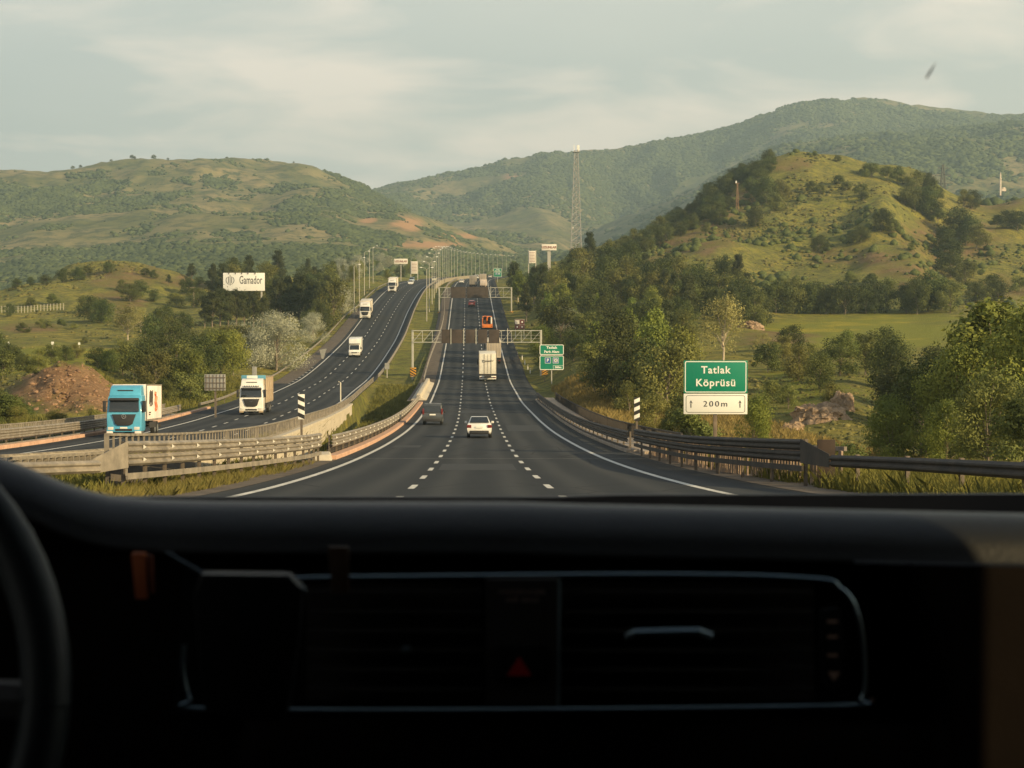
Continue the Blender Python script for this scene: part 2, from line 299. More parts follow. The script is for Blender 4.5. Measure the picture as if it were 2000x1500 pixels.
def grid_terrain():
    pxs = np.concatenate([np.arange(-1500, -100, 50), np.arange(-100, 2100, 7.0), np.arange(2100, 3501, 50)])
    Ds = np.concatenate([[-60, -30, -10, 0, 6, 12, 18, 24], np.geomspace(30, 330, 190)[0:], np.geomspace(332, 860, 260), np.geomspace(865, 1600, 60)[1:], np.geomspace(1610, 5000, 230), np.geomspace(5050, 5600, 6)])
    keys = sorted(T); cols = []
    near = float(z_of(975, 36))
    for k in keys:
        kn = [(-60, 1.4), (0, -1.75)] + ([(26, -3.4)] if T[k][0][0] > 32 else []) + [(d, float(z_of(y, d))) for d, y in T[k]]
        cols.append(pchip([a for a, b in kn], [b for a, b in kn], Ds))
    A = np.array(cols)                                                    # columns x depth
    Z = pchip(keys, A, pxs).T                                             # depth x columns
    Dg = Ds[:, None] * np.ones(len(pxs)); Xg = (pxs[None, :] - CX) / F * np.maximum(Ds, 36)[:, None]
    # relief: gullies and bumps that grow with the size of the slope
    n1 = fbm(Xg/55, Dg/55, 5); n2 = fbm(Xg/260 + 40, Dg/260, 6); n3 = fbm(Xg/9, Dg/9, 3)
    gul = 1 - np.abs(fbm(Xg/150 + 9, Dg/330 + 5, 4)) * 2.2
    amp = sstep(90, 350, Dg)
    far = sstep(1200, 2200, Dg); mid = sstep(380, 560, Dg) * (1 - sstep(820, 1200, Dg))
    field = np.exp(-(((pxs[None, :]-1720)/170)**2)) * np.exp(-(((Dg-385)/55)**2))
    Z = Z + (n1 * 1.3 * amp + n3 * .22 * sstep(60, 150, Dg) + far * (n2 * 20 - 5) + far * (gul - .55) * 15 + mid * (n1 * 2.0 + fbm(Xg/24, Dg/24, 4) * 2.2 + ((1 - np.abs(fbm(Xg/60 + 3, Dg/75 + 2, 4))*2.4) - .5) * 4.5 * sstep(430, 540, Dg) * (1 - .8*sstep(680, 740, Dg)))) * (1 - .93*np.clip(field, 0, 1))
    Z = Z + np.exp(-(((pxs[None, :]-140)/85)**4)) * np.exp(-(((Dg-162)/14)**2)) * (fbm(Xg/2.2, Dg/2.2, 5)*1.6 + np.abs(fbm(Xg/5+8, Dg/6, 3))*1.2)
    # roads cut in
    rzv = roadz(Ds)[:, None]; xr = XR(Ds)[:, None]; xl = XL(Ds)[:, None]
    lo, hi = xl + L_OUT - .3, xr + R_OUT + .3
    dist = np.maximum(np.maximum(lo - Xg, Xg - hi), 0)
    inmed = (Xg > xl + L_IN) & (Xg < xr + R_IN)
    wid = np.maximum((xr + R_IN) - (xl + L_IN), .5); tt = np.clip((Xg - (xl + L_IN)) / wid, 0, 1)
    dep = (3.2 * sstep(70, 100, Dg) * (1 - sstep(205, 262, Dg)) + .25) * np.clip(np.sin(tt * np.pi) * 5, 0, 1)
    pit = sstep(2, 5, Xg-hi) * (sstep(70, 95, Dg) * (1 - sstep(160, 205, Dg))) * 1.3
    Zroad = rzv - .14 - np.where(inmed, dep, 0) + np.where(inmed, n3 * .12, 0)
    w = sstep(.0, 1.0, dist / (7 + Ds[:, None]*.02)) if False else sstep(0, 1, dist / np.maximum(6, Ds[:, None]*.03))
    w = np.where(Dg > 1150, np.maximum(w, sstep(1150, 1400, Dg)), w)
    Z = Zroad * (1 - w) + (Z - pit) * w
    return pxs, Ds, Xg, Dg, Z
GPX, GD, GX, GY, GZ = grid_terrain()
GROW = py_of(GY, GZ)
def ground_px(px, D):
    i = np.clip(np.searchsorted(GPX, px) - 1, 0, len(GPX)-2); j = np.clip(np.searchsorted(GD, D) - 1, 0, len(GD)-2)
    u = (px - GPX[i]) / (GPX[i+1] - GPX[i]); v = (D - GD[j]) / (GD[j+1] - GD[j])
    return float((GZ[j, i]*(1-u) + GZ[j, i+1]*u)*(1-v) + (GZ[j+1, i]*(1-u) + GZ[j+1, i+1]*u)*v)
def ground(X, D): return ground_px(X / max(D, 36) * F + CX, D)
def locate(px, py, dmin=40, dmax=5500):                                   # depth at which the photograph's pixel meets the ground
    i = int(np.clip(np.searchsorted(GPX, px), 0, len(GPX)-1)); col = GROW[:, i]
    for j in range(len(GD)):
        if GD[j] > dmin and GD[j] < dmax and col[j] <= py: return float(GD[j])
    return None
def spot(px, py, dmin=40, dmax=5500):
    D = locate(px, py, dmin, dmax)
    if D is None: return None
    return Vector(((px - CX)/F*D, D, ground_px(px, D)))

def terrain_mesh():
    nD, nP = GZ.shape
    V = np.stack([GX, GY, GZ], -1).reshape(-1, 3)
    idx = np.arange(nD*nP).reshape(nD, nP)
    Q = np.stack([idx[:-1, :-1], idx[:-1, 1:], idx[1:, 1:], idx[1:, :-1]], -1).reshape(-1, 4)
    # ground cover masks
    px = np.broadcast_to(GPX[None, :], GZ.shape); py = GROW
    wob = fbm(GX/14, GY/14, 4)*.45 + fbm(px/30, py/12, 3)*.4
    def patch(cx, cy, rx, ry, d0, d1, soft=.35):
        r = np.sqrt(((px-cx)/rx)**2 + ((py-cy)/ry)**2) + wob
        return (1 - sstep(1-soft, 1+soft, r)) * ((GY > d0) & (GY < d1))
    soil = np.zeros(GZ.shape)
    for a in [(130,752,120,44,140,182),(205,770,55,34,140,185),(255,540,70,22,400,700),(360,552,60,12,400,700),(230,590,50,20,400,600),
              (798,438,32,13,1300,2600),(835,478,62,7,1300,2600),(700,490,50,5,1300,2600),(888,462,40,6,1300,2600),(722,430,16,6,1300,2600),(1000,348,16,8,3000,5000),
              (1330,480,70,22,450,800),(1400,450,60,30,500,800),(1200,518,60,14,400,800),(1440,390,50,24,600,800),(1535,322,40,12,600,800),(1250,500,60,12,400,800),(1780,530,70,14,400,650),(1740,560,80,10,400,600),(1700,505,70,16,400,650),(1640,500,80,14,400,700),
              (1935,395,60,18,600,900),(1850,470,90,40,500,800),(1380,420,60,18,500,800),(1520,660,70,16,180,360),(1200,500,50,12,500,700),(1950,560,60,25,400,700),(60,640,50,10,250,500)]:
        soil = np.maximum(soil, patch(*a))
    lush = np.zeros(GZ.shape)
    for a in [(1700,650,210,36,280,450),(110,700,140,30,180,330),(1560,760,70,40,120,260)]: lush = np.maximum(lush, patch(*a))
    far = sstep(1000, 1700, GY)
    me_o = np_mesh('ground', V, Q, None, None, smooth=True); me = me_o.data
    col = np.stack([soil, lush, far, 1 - soil*(GY < 190)*.9], -1).reshape(-1, 4).astype(np.float32)
    at = me.color_attributes.new('cover', 'FLOAT_COLOR', 'POINT'); at.data.foreach_set('color', col.ravel())
    m = bpy.data.materials.new('ground_cover'); m.use_nodes = True; n = m.node_tree.nodes; l = m.node_tree.links
    b = n['Principled BSDF']; b.inputs['Roughness'].default_value = .95; b.inputs['Specular IOR Level'].default_value = .15
    ge = n.new('ShaderNodeNewGeometry'); ca = n.new('ShaderNodeVertexColor'); ca.layer_name = 'cover'; se = n.new('ShaderNodeSeparateColor'); l.new(ca.outputs[0], se.inputs[0])
    def noise(sc, det=6, ro=.6):
        x = n.new('ShaderNodeTexNoise'); x.inputs['Scale'].default_value = sc; x.inputs['Detail'].default_value = det; x.inputs['Roughness'].default_value = ro
        l.new(ge.outputs['Position'], x.inputs['Vector']); return x.outputs['Fac']
    def ramp(s, a, b_):
        x = n.new('ShaderNodeValToRGB'); x.color_ramp.elements[0].position = a; x.color_ramp.elements[1].position = b_; l.new(s, x.inputs[0]); return x.outputs[0]
    def mix(f, c1, c2):
        x = n.new('ShaderNodeMixRGB')
        for i, c in ((0, f), (1, c1), (2, c2)):
            if isinstance(c, (tuple, float)): x.inputs[i].default_value = (*c, 1) if isinstance(c, tuple) else c
            else: l.new(c, x.inputs[i])
        return x.outputs[0]
    def mul(a, b_):
        x = n.new('ShaderNodeMath'); x.operation = 'MULTIPLY'
        for i, c in ((0, a), (1, b_)):
            if isinstance(c, float): x.inputs[i].default_value = c
            else: l.new(c, x.inputs[i])
        return x.outputs[0]
    g = mix(ramp(noise(.035), .38, .62), (.20, .235, .036), (.38, .33, .055))
    g = mix(ramp(noise(.30, 6, .75), .40, .58), g, (.105, .125, .034))
    g = mix(mul(ramp(noise(1.3, 7, .8), .44, .60), .6), g, (.33, .26, .10))
    g = mix(se.outputs[1], g, mix(ramp(noise(.06, 4), .52, .68), (.24, .25, .040), (.42, .35, .045)))
    so_ = mix(ramp(noise(.22, 8, .7), .35, .62), (.19, .125, .058), (.31, .215, .105))
    so_ = mix(mul(ramp(noise(1.4, 6, .8), .5, .66), .7), so_, (.12, .075, .045))
    so_ = mix(mul(mul(ramp(noise(.13, 6), .40, .56), .85), ca.outputs['Alpha']), so_, (.20, .18, .05)); so_ = mix(ca.outputs['Alpha'], mix(ramp(noise(.9, 9, .8), .40, .60), (.27, .15, .078), (.50, .31, .175)), so_)
    base = mix(se.outputs[0], g, so_)
    fr = mix(ramp(noise(.0075, 7, .62), .42, .60), (.17, .175, .065), (.34, .275, .135))
    fr = mix(ramp(noise(.05, 7, .75), .46, .60), fr, (.08, .10, .045))
    fr = mix(se.outputs[0], fr, (.46, .27, .14))
    base = mix(se.outputs[2], base, fr); l.new(base, b.inputs['Base Color'])
    bp = n.new('ShaderNodeBump'); bp.inputs['Strength'].default_value = 1.0; bp.inputs['Distance'].default_value = 1.6; l.new(noise(.42, 9, .78), bp.inputs['Height']); l.new(bp.outputs[0], b.inputs['Normal'])
    me.materials.append(m); tag(me_o, kind='structure')
terrain_mesh()

# ---------------------------------------------------------------- asphalt and painted lines
asph = bpy.data.materials.new('asphalt'); asph.use_nodes = True
def mk_asph():
    n = asph.node_tree.nodes; l = asph.node_tree.links; b = n['Principled BSDF']; ge = n.new('ShaderNodeNewGeometry')
    def noise(sc, det, vec=None):
        x = n.new('ShaderNodeTexNoise'); x.inputs['Scale'].default_value = sc; x.inputs['Detail'].default_value = det; x.inputs['Roughness'].default_value = .65
        l.new(vec or ge.outputs['Position'], x.inputs['Vector']); return x.outputs['Fac']
    mp = n.new('ShaderNodeMapping'); mp.inputs['Scale'].default_value = (1.0, .035, 1.0); l.new(ge.outputs['Position'], mp.inputs['Vector'])
    def mix(f, c1, c2, k=1.0):
        x = n.new('ShaderNodeMixRGB'); r = n.new('ShaderNodeMapRange'); r.inputs[1].default_value = .35; r.inputs[2].default_value = .65; r.inputs[4].default_value = k
        l.new(f, r.inputs[0]); l.new(r.outputs[0], x.inputs[0])
        for i, c in ((1, c1), (2, c2)):
            if isinstance(c, tuple): x.inputs[i].default_value = (*c, 1)
            else: l.new(c, x.inputs[i])
        return x.outputs[0]
    c = mix(noise(.9, 4, mp.outputs[0]), (.011, .0155, .021), (.019, .0235, .028))
    c = mix(noise(.05, 4), c, (.014, .018, .023), .8)
    c = mix(noise(28, 3), c, (.04, .039, .038), .3)
    # polished wheel tracks and a darker oil line in each lane, tar-sealed cracks and old patches
    at = n.new('ShaderNodeAttribute'); at.attribute_name = 'across'
    def mth(op, a, b_=0.0):
        x = n.new('ShaderNodeMath'); x.operation = op
        for i, v in enumerate((a, b_)):
            if isinstance(v, float): x.inputs[i].default_value = v
            else: l.new(v, x.inputs[i])
        return x.outputs[0]
    wob = mth('MULTIPLY', mth('SUBTRACT', noise(.04, 2), .5), .8)
    ph = mth('MULTIPLY', mth('ADD', at.outputs['Fac'], wob), 2*3.14159/3.75)
    trk = mth('MULTIPLY', mth('ADD', mth('COSINE', mth('MULTIPLY', ph, 2.0)), 1.0), .5)
    trk = mth('POWER', mth('SUBTRACT', 1.0, trk), 2.0)
    c = mix(mth('ADD', mth('MULTIPLY', trk, .30), .35), c, (.040, .043, .045), .9)
    vo = n.new('ShaderNodeTexVoronoi'); vo.feature = 'DISTANCE_TO_EDGE'; vo.inputs['Scale'].default_value = .35
    mp2 = n.new('ShaderNodeMapping'); mp2.inputs['Scale'].default_value = (1, .45, 1); l.new(ge.outputs['Position'], mp2.inputs['Vector'])
    di = n.new('ShaderNodeMixRGB'); di.inputs[0].default_value = .12; nz = n.new('ShaderNodeTexNoise'); nz.inputs['Scale'].default_value = .8; l.new(mp2.outputs[0], nz.inputs['Vector']); l.new(mp2.outputs[0], di.inputs[1]); l.new(nz.outputs['Color'], di.inputs[2]); l.new(di.outputs[0], vo.inputs['Vector'])
    crk = mth('MULTIPLY', mth('LESS_THAN', vo.outputs['Distance'], .012), mth('GREATER_THAN', noise(.02, 2), .52))
    xx = n.new('ShaderNodeMixRGB'); l.new(mth('MULTIPLY', crk, .7), xx.inputs[0]); l.new(c, xx.inputs[1]); xx.inputs[2].default_value = (.008, .008, .009, 1); c = xx.outputs[0]
    l.new(c, b.inputs['Base Color']); b.inputs['Roughness'].default_value = .88; b.inputs['Specular IOR Level'].default_value = .22
    bp = n.new('ShaderNodeBump'); bp.inputs['Strength'].default_value = .35; bp.inputs['Distance'].default_value = .01; l.new(noise(60, 3), bp.inputs['Height']); l.new(bp.outputs[0], b.inputs['Normal'])
mk_asph()
paint = mat('road_paint', (.38, .37, .34), .7, var=.12, scale=3.5, dirt=(.74, .72, .66))
def strip(name, fn, D0, D1, o0, o1, dz, m, step=2.0, parts=1):
    Ds = np.arange(D0, D1 + .01, step); xs = fn(Ds); zs = roadz(Ds) + dz
    offs = np.linspace(o0, o1, parts+1)
    V = np.stack([np.stack([xs + o, Ds, zs], -1) for o in offs], 1).reshape(-1, 3); k = parts+1
    Q = [(i*k+j, i*k+j+1, (i+1)*k+j+1, (i+1)*k+j) for i in range(len(Ds)-1) for j in range(parts)]
    return V, np.array(Q)
def join(parts):
    V, Q, o = [], [], 0
    for v, q in parts: V.append(v); Q.append(q + o); o += len(v)
    return np.concatenate(V), np.concatenate(Q)
tag(np_mesh('road', *strip('r', XR, -60, 1400, R_IN, R_OUT, 0, asph, parts=4), asph), kind='structure')
tag(np_mesh('oncoming_road', *strip('r', XL, -60, 1400, L_OUT, L_IN, 0, asph, parts=4), asph), kind='structure')
for nm, a0, a1 in (('road', R_IN, R_OUT), ('oncoming_road', L_OUT, L_IN)):
    me_ = bpy.data.objects[nm].data; at_ = me_.attributes.new('across', 'FLOAT', 'POINT'); at_.data.foreach_set('value', np.tile(np.linspace(a0, a1, 5), len(me_.vertices)//5).astype(np.float32))
ml = [strip('', XR, -40, 1300, -3.95, -3.72, .006, paint), strip('', XR, -40, 1300, 7.72, 7.95, .006, paint),
      strip('', XL, -40, 1300, 7.25, 7.48, .006, paint), strip('', XL, -40, 1300, -3.85, -3.62, .006, paint)]
for fn, offs, d0 in ((XR, (0, 3.75), 27.2), (XL, (0, 3.65), 25)):
    for o in offs:
        for k in range(132):
            a = d0 - 72 + k*9 + (0 if o == 0 else .3); ml.append(strip('', fn, a-1.65, a+1.66, o-.09, o+.09, .006, paint, step=1.65))
for D in (77.6, 207): 
    ml.append(strip('', XR, D, D+.06, -4.6, 10.0, .005, paint, step=.06))
for k in range(8):                                                          # hatched nose of the lay-by exit
    D = 262 + k*5; ml.append(strip('', XL, D, D+.8, -6.6, -4.2, .006, paint, step=.8))
tag(np_mesh('lane_markings', *join(ml), paint), kind='structure')
pm_ = mat('patch_tar', (.010, .012, .014), .8, var=.3, scale=3)
for fn, D, L_, a, b_ in ((XR, 62, 9, .3, 3.3), (XR, 96, 5, -3.2, -1.6), (XR, 131, 14, 4.3, 7.2), (XR, 176, 8, .2, 3.4), (XL, 150, 12, .3, 3.2), (XL, 236, 16, 4.2, 7.0), (XR, 330, 26, 4.2, 7.4), (XL, 372, 22, -3.2, -.4)):
    tag(np_mesh('asphalt_patch', *strip('', fn, D, D+L_, a, b_, .004, pm_), pm_), kind='structure')
# rough brown verge beside the tarmac on the near side
verge = mat('verge_dirt', (.10, .078, .058), .95, var=.4, scale=1.2, bump=.6, bscale=8)
for nm, fn, a, b_, d0, d1 in (('verge_soil', XR, R_OUT-.9, R_OUT+1.3, 20, 120), ('verge_soil', XR, R_IN-1.4, R_IN+.35, 20, 80), ('verge_soil', XL, L_OUT-.6, L_OUT+2.2, 262, 460), ('verge_soil', XR, R_IN-2.0, R_IN+.5, 212, 560)):
    tag(np_mesh(nm, *strip('', fn, d0, d1, a, b_, .012, verge, parts=3), verge), kind='structure')
# ---------------------------------------------------------------- crash barriers, bridge rails
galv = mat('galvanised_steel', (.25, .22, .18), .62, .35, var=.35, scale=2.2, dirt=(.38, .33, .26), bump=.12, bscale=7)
galv_d = mat('shade_darkened_steel', (.036, .033, .031), .8, .1, var=.35, scale=1.6, dirt=(.065, .052, .042), bump=.2, bscale=6)  # shade on the right-hand barriers is painted in as a darker steel
post_m = mat('post_steel', (.16, .13, .10), .7, .4, var=.3, scale=4)
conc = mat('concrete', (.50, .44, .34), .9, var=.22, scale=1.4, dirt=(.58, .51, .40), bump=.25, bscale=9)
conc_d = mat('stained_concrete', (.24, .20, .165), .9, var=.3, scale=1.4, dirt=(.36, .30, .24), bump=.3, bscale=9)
kerb_m = mat('sandstone_kerb', (.52, .30, .20), .9, var=.2, scale=1.5, dirt=(.60, .38, .26), bump=.2, bscale=12)
boards = mat('bare_boards', (.30, .215, .155), .9, var=.35, scale=2.5, dirt=(.43, .31, .22), bump=.3, bscale=16)
refl = mat('reflector_white', (.85, .83, .76), .4)
dark = mat('black_rubber', (.015, .015, .015), .85)
def rail_path(fn, D0, D1, off, step=3.0):
    n = max(2, int(abs(D1-D0)/step)+1); out = []
    for D in np.linspace(D0, D1, n): out.append(fn(D, off(D) if callable(off) else off))
    return out
def wbeam(z0, h=.31, t=.004, s=1):                                      # closed section of a W beam, s = side facing traffic
    pr = [(0, 0), (.03, .02), (.085, .06), (.085, .10), (.03, .145), (.03, .165), (.085, .21), (.085, .25), (.03, .29), (0, h)]
    a = [(s*u, z0 + w*h/.31) for u, w in pr]; b = [(s*(u-.012)-.004*s, z0 + w*h/.31) for u, w in pr]
    return a + b[::-1]
def barrier(label, pts, beams, s, post_h, step, cat='crash barrier', group=None, m=galv, pm=post_m, rub=None, refls=None, kerb=None, offpost=-.10):
    t = thing('crash_barrier', label, cat, pts[0], group=group); L = [p - pts[0] for p in pts]
    for i, z0 in enumerate(beams):
        b = MB(); b.sweep(L, wbeam(z0, s=s)); b.build('beam', m, t)
    if rub: b = MB(); b.sweep(L, [(0, rub), (.06*s, rub), (.06*s, rub+.16), (0, rub+.16)]); b.build('lower_rail', m, t)
    cum = [0]; 
    for a, b_ in zip(L, L[1:]): cum.append(cum[-1] + (b_-a).length)
    n = int(cum[-1]/step); pb = None
    for k in range(n+1):
        d = min(k*step + .15, cum[-1]); i = min(len(L)-2, int(np.searchsorted(cum, d, side='right'))-1); u = (d-cum[i])/max(1e-6, cum[i+1]-cum[i])
        p = L[i].lerp(L[i+1], min(1, u)); tv = (L[i+1]-L[i]); yaw = math.atan2(tv.y, tv.x)
        if pb is None:
            q = MB(); q.box(0, 0, post_h/2-.2, .10, .012, post_h+.4); q.box(.05, 0, post_h/2-.2, .008, .09, post_h+.4); q.box(-.05, 0, post_h/2-.2, .008, .09, post_h+.4); pb = q.mesh('barrier_post', pm)
        side = Vector((math.sin(yaw), -math.cos(yaw), 0)) * offpost * s
        o = link('barrier_post', pb, t); o.location = p + side; o.rotation_euler = (0, 0, yaw)
    if refls:
        rb = None
        for k in range(int(cum[-1]/refls)):
            d = (k+.5)*refls; i = min(len(L)-2, int(np.searchsorted(cum, d, side='right'))-1); u = (d-cum[i])/max(1e-6, cum[i+1]-cum[i]); p = L[i].lerp(L[i+1], u); tv = L[i+1]-L[i]; yaw = math.atan2(tv.y, tv.x)
            if rb is None: q = MB(); q.plate([(-.05, -.02, -.06), (-.05, -.10, 0), (-.05, -.02, .06)], .012, (1, 0, 0)); q.box(0, -.02, 0, .1, .01, .05); rb = q.mesh('reflector', refl)
            for z0 in beams:
                o = link('reflector', rb, t); o.location = p + Vector((0, 0, z0+.155)) + Vector((math.sin(yaw), -math.cos(yaw), 0))*.05*s; o.rotation_euler = (0, 0, yaw)
    return t
def kerb(label, pts, w, h, m, name='kerb', cat='kerb', z0=-.12, k='structure'):
    b = MB(); b.sweep([p for p in pts], [(-w/2, z0), (w/2, z0), (w/2, h-.03), (w/2-.03, h), (-w/2+.03, h), (-w/2, h-.03)])
    o = b.build(name, m); return tag(o, label, None if k else cat, kind=k)
def balustrade(label, pts, z0, h, gap, m, bar=(.05, .03), top=.09, s=1):
    t = thing('bridge_railing', label, 'railing', pts[0]); L = [p - pts[0] for p in pts]
    b = MB(); b.sweep(L, [(-top/2, z0+h-.07), (top/2, z0+h-.07), (top/2, z0+h), (-top/2, z0+h)]); b.build('top_rail', m, t)
    b = MB(); b.sweep(L, [(-.03, z0+.06), (.03, z0+.06), (.03, z0+.12), (-.03, z0+.12)]); b.build('bottom_rail', m, t)
    cum = [0]
    for a, b_ in zip(L, L[1:]): cum.append(cum[-1] + (b_-a).length)
    bars = MB(); n = int(cum[-1]/gap)
    for k in range(n+1):
        d = k*gap; i = min(len(L)-2, int(np.searchsorted(cum, d, side='right'))-1); u = (d-cum[i])/max(1e-6, cum[i+1]-cum[i]); p = L[i].lerp(L[i+1], min(1, u)); tv = L[i+1]-L[i]
        big = 2.2 if k % 14 == 0 else 1
        bars.box(p.x, p.y, p.z + z0 + h/2 - .02, bar[0]*big, bar[1]*big, h - .02, rz=math.atan2(tv.y, tv.x))
    bars.build('bar_grille', m, t); return t

# near barrier of our carriageway: double beam that drops to a single one towards the car
o1 = lambda D: -5.25 - 2.15*float(sstep(62, 36, np.array(-D)) if False else (1-np.clip((D-38)/30, 0, 1))) 
nb = rail_path(right_pt, 41.5, 73.5, o1, 1.6)
barrier('long double-beam galvanised barrier above dry grass beside our carriageway, before the bridge', nb, (.64, .97), 1, 1.26, 2.0, m=galv, rub=.30, refls=2.9)
tr = MB(); a, c = nb[0], nb[0] + Vector((-.45, -1.9, .1))
tr.plate([a+Vector((.05,0,.60)), a+Vector((.05,0,1.28)), c+Vector((.05,0,.84)), c+Vector((.05,0,.50))], .02, (1, .1, 0))
tr.box(a.x+.02, a.y, a.z+.72, .05, .04, .66)
tag(tr.build('barrier_transition_plate', galv), 'sloping steel plate joining the double beam to the lower single beam', 'barrier plate')
barrier('single-beam end of the barrier, curving down towards the dashboard', rail_path(right_pt, 27, 39.8, lambda D: -7.45 - .26*(39.8-D), 1.6), (.50,), 1, .82, 3.6, m=galv)
barrier('bridge barrier with white reflectors along the sandstone kerb left of the grey van', rail_path(right_pt, 78.5, 206, -5.2), (.50, .80), 1, 1.1, 4.0, m=galv, refls=4.2)
balustrade('dark vertical bars below the reflector barrier, standing on the sandstone kerb', rail_path(right_pt, 79, 200, -5.42), .16, .42, .32, galv_d, bar=(.10, .03))
kerb(None, rail_path(right_pt, 76, 206, -5.02), .55, .20, kerb_m)
rb_ = MB(); _p = right_pt(75.5, -5.35); rb_.box(_p.x, _p.y, _p.z+.12, 1.0, 2.6, .42, rz=.1, tx=.7, ty=.8); rb_.build('x', conc_d) if False else None
tag(rb_.build('concrete_block', conc, bevel=.08), 'broken concrete block between the two barriers beside the grass', 'concrete block')
# rounded concrete nose and the thin median rail beyond it
nose = MB(); nose.sweep(rail_path(right_pt, 214, 262, -5.5, 4), [(-1.0, -.3), (1.0, -.3), (1.0, .12), (.35, .3), (.25, .85), (-.25, .85), (-.35, .3), (-1.0, .12)])
tag(nose.build('concrete_barrier_end', conc, bevel=.05), 'pale concrete barrier nose on the median just past the bridge rail', 'concrete barrier')
barrier('thin pale median rail running uphill under both overhead gantries', rail_path(right_pt, 262, 700, lambda D: -5.9 - .5*math.sin(D/38), 7), (.45, .78), 1, 1.05, 8.0)
# oncoming carriageway, median side
par_h = lambda D: .82 - .72*float(sstep(115, 200, np.array([D]))[0])
def left_up(D, off):
    p = left_pt(D, off); p.z += par_h(D)
    if D < 76: p.x = float(np.interp(D, [41, 76], [-10.25, float(XL(76)[0])+off]))
    return p
balustrade('tall pale-barred railing along the oncoming bridge behind the black and white marker', rail_path(left_up, 41.5, 268, 8.75), -.14, .80, 1.0, galv, bar=(.02, .055), top=.10)
barrier('white railed barrier on the median side of the oncoming road beyond the bridge', rail_path(left_pt, 270, 640, 9.3, 7), (.45, .75), 1, 1.0, 8.0, m=galv)
def old_pt(D, off=0): return Vector((-15.35, D, rz1(D)-.18))
rl = thing('old_railing', 'old pale ladder-like railing with square posts in dry weeds by the dashboard', 'railing', old_pt(50)); _o = rl.location.copy()
pth = rail_path(old_pt, 49, 63, 0, 2); b = MB(); b.sweep([p-_o for p in pth], [(-.06,.92),(.06,.92),(.06,1.02),(-.06,1.02)]); b.build('top_rail', galv, rl)
b = MB(); b.sweep([p-_o+Vector((.45,0,0)) for p in pth], [(-.06,.85),(.06,.85),(.06,.95),(-.06,.95)]); b.build('front_rail', galv, rl)
pm_ = MB(); pm_.box(0,0,.42,.16,.12,.95); pm_ = pm_.mesh('railing_post', galv)
for k in range(19):
    p = old_pt(49.4+k*.74) - _o
    for dx in (0, .45): o = link('railing_post', pm_, rl); o.location = p + Vector((dx, 0, 0))
b = MB()
for k in range(19): p = old_pt(49.4+k*.74+.3) - _o; b.tube([p+Vector((0,0,.97)), p+Vector((.45,.6,.9))], .03, 4)
b.build('lattice', galv, rl)
# concrete side of the oncoming bridge with its opening
def bridge_side():
    t = thing('bridge_side_wall', 'cream concrete side wall of the oncoming bridge with a dark rectangular opening', 'bridge wall', left_pt(148, 9.1)); o = t.location.copy()
    b = MB(); D0, D1 = 58, 205
    for a, c, zt, zb in ((D0, 193, -.12, -4.6), (193, 200.5, -.12, -.9), (200.5, D1, -.12, -4.6)):
        n = max(1, int((c-a)/6)); Ds = np.linspace(a, c, n+1)
        for d0, d1 in zip(Ds, Ds[1:]):
            p, q = left_up(d0, 9.1)-o-Vector((0,0,par_h(d0))), left_up(d1, 9.1)-o-Vector((0,0,par_h(d1)))
            vs = [p+Vector((0,0,zb)), q+Vector((0,0,zb)), q+Vector((0,0,zt+par_h(d1))), p+Vector((0,0,zt+par_h(d0)))]; b.plate(vs, .35, (-1, 0, 0))
    b.build('wall', conc, t)
    b = MB(); p, q = left_up(41.8, 9.0)-o, left_up(62, 8.98)-o; b.plate([p+Vector((0,0,-1.6)), q+Vector((0,0,-1.6)), q+Vector((0,0,-.1)), p+Vector((0,0,-.1))], .10, (-1,0,0)); b.build('dark_end', mat('dark_concrete', (.10,.085,.07), .9, var=.3, scale=1), t)  # first stretch of the side wall in a darker tone
    b = MB(); b.sweep([p-o for p in rail_path(left_up, D0, D1, 9.0)], [(-.35,-.28),(.22,-.28),(.22,-.10),(-.35,-.10)]); b.build('coping', conc, t)
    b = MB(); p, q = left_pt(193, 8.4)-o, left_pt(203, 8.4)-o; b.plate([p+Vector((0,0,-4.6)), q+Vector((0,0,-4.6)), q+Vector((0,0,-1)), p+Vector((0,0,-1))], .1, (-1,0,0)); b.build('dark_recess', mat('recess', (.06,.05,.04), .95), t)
bridge_side()
# outer side of the oncoming road
barrier('far double-beam barrier along the outer edge of the oncoming road, pinkish kerb under it', rail_path(left_pt, 60, 170, -6.95, 4), (.50, .82), 1, 1.12, 4.0, rub=.12, m=galv)
balustrade('pale barred railing behind the outer barrier of the oncoming road', rail_path(left_pt, 60, 168, -8.2), .25, 1.05, .5, galv, bar=(.18, .05))
kerb(None, rail_path(left_pt, 60, 190, -6.75), .5, .22, kerb_m)
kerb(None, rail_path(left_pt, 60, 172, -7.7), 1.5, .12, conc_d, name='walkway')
barrier('low outer barrier of the oncoming road from the bridge up to the hilltop bend', rail_path(left_pt, 186, 640, lambda D: -7.2 - 1.2*float(sstep(190, 260, np.array([D]))[0]) + 1.2*float(sstep(420, 470, np.array([D]))[0]), 6), (.45,), 1, .8, 8.0)
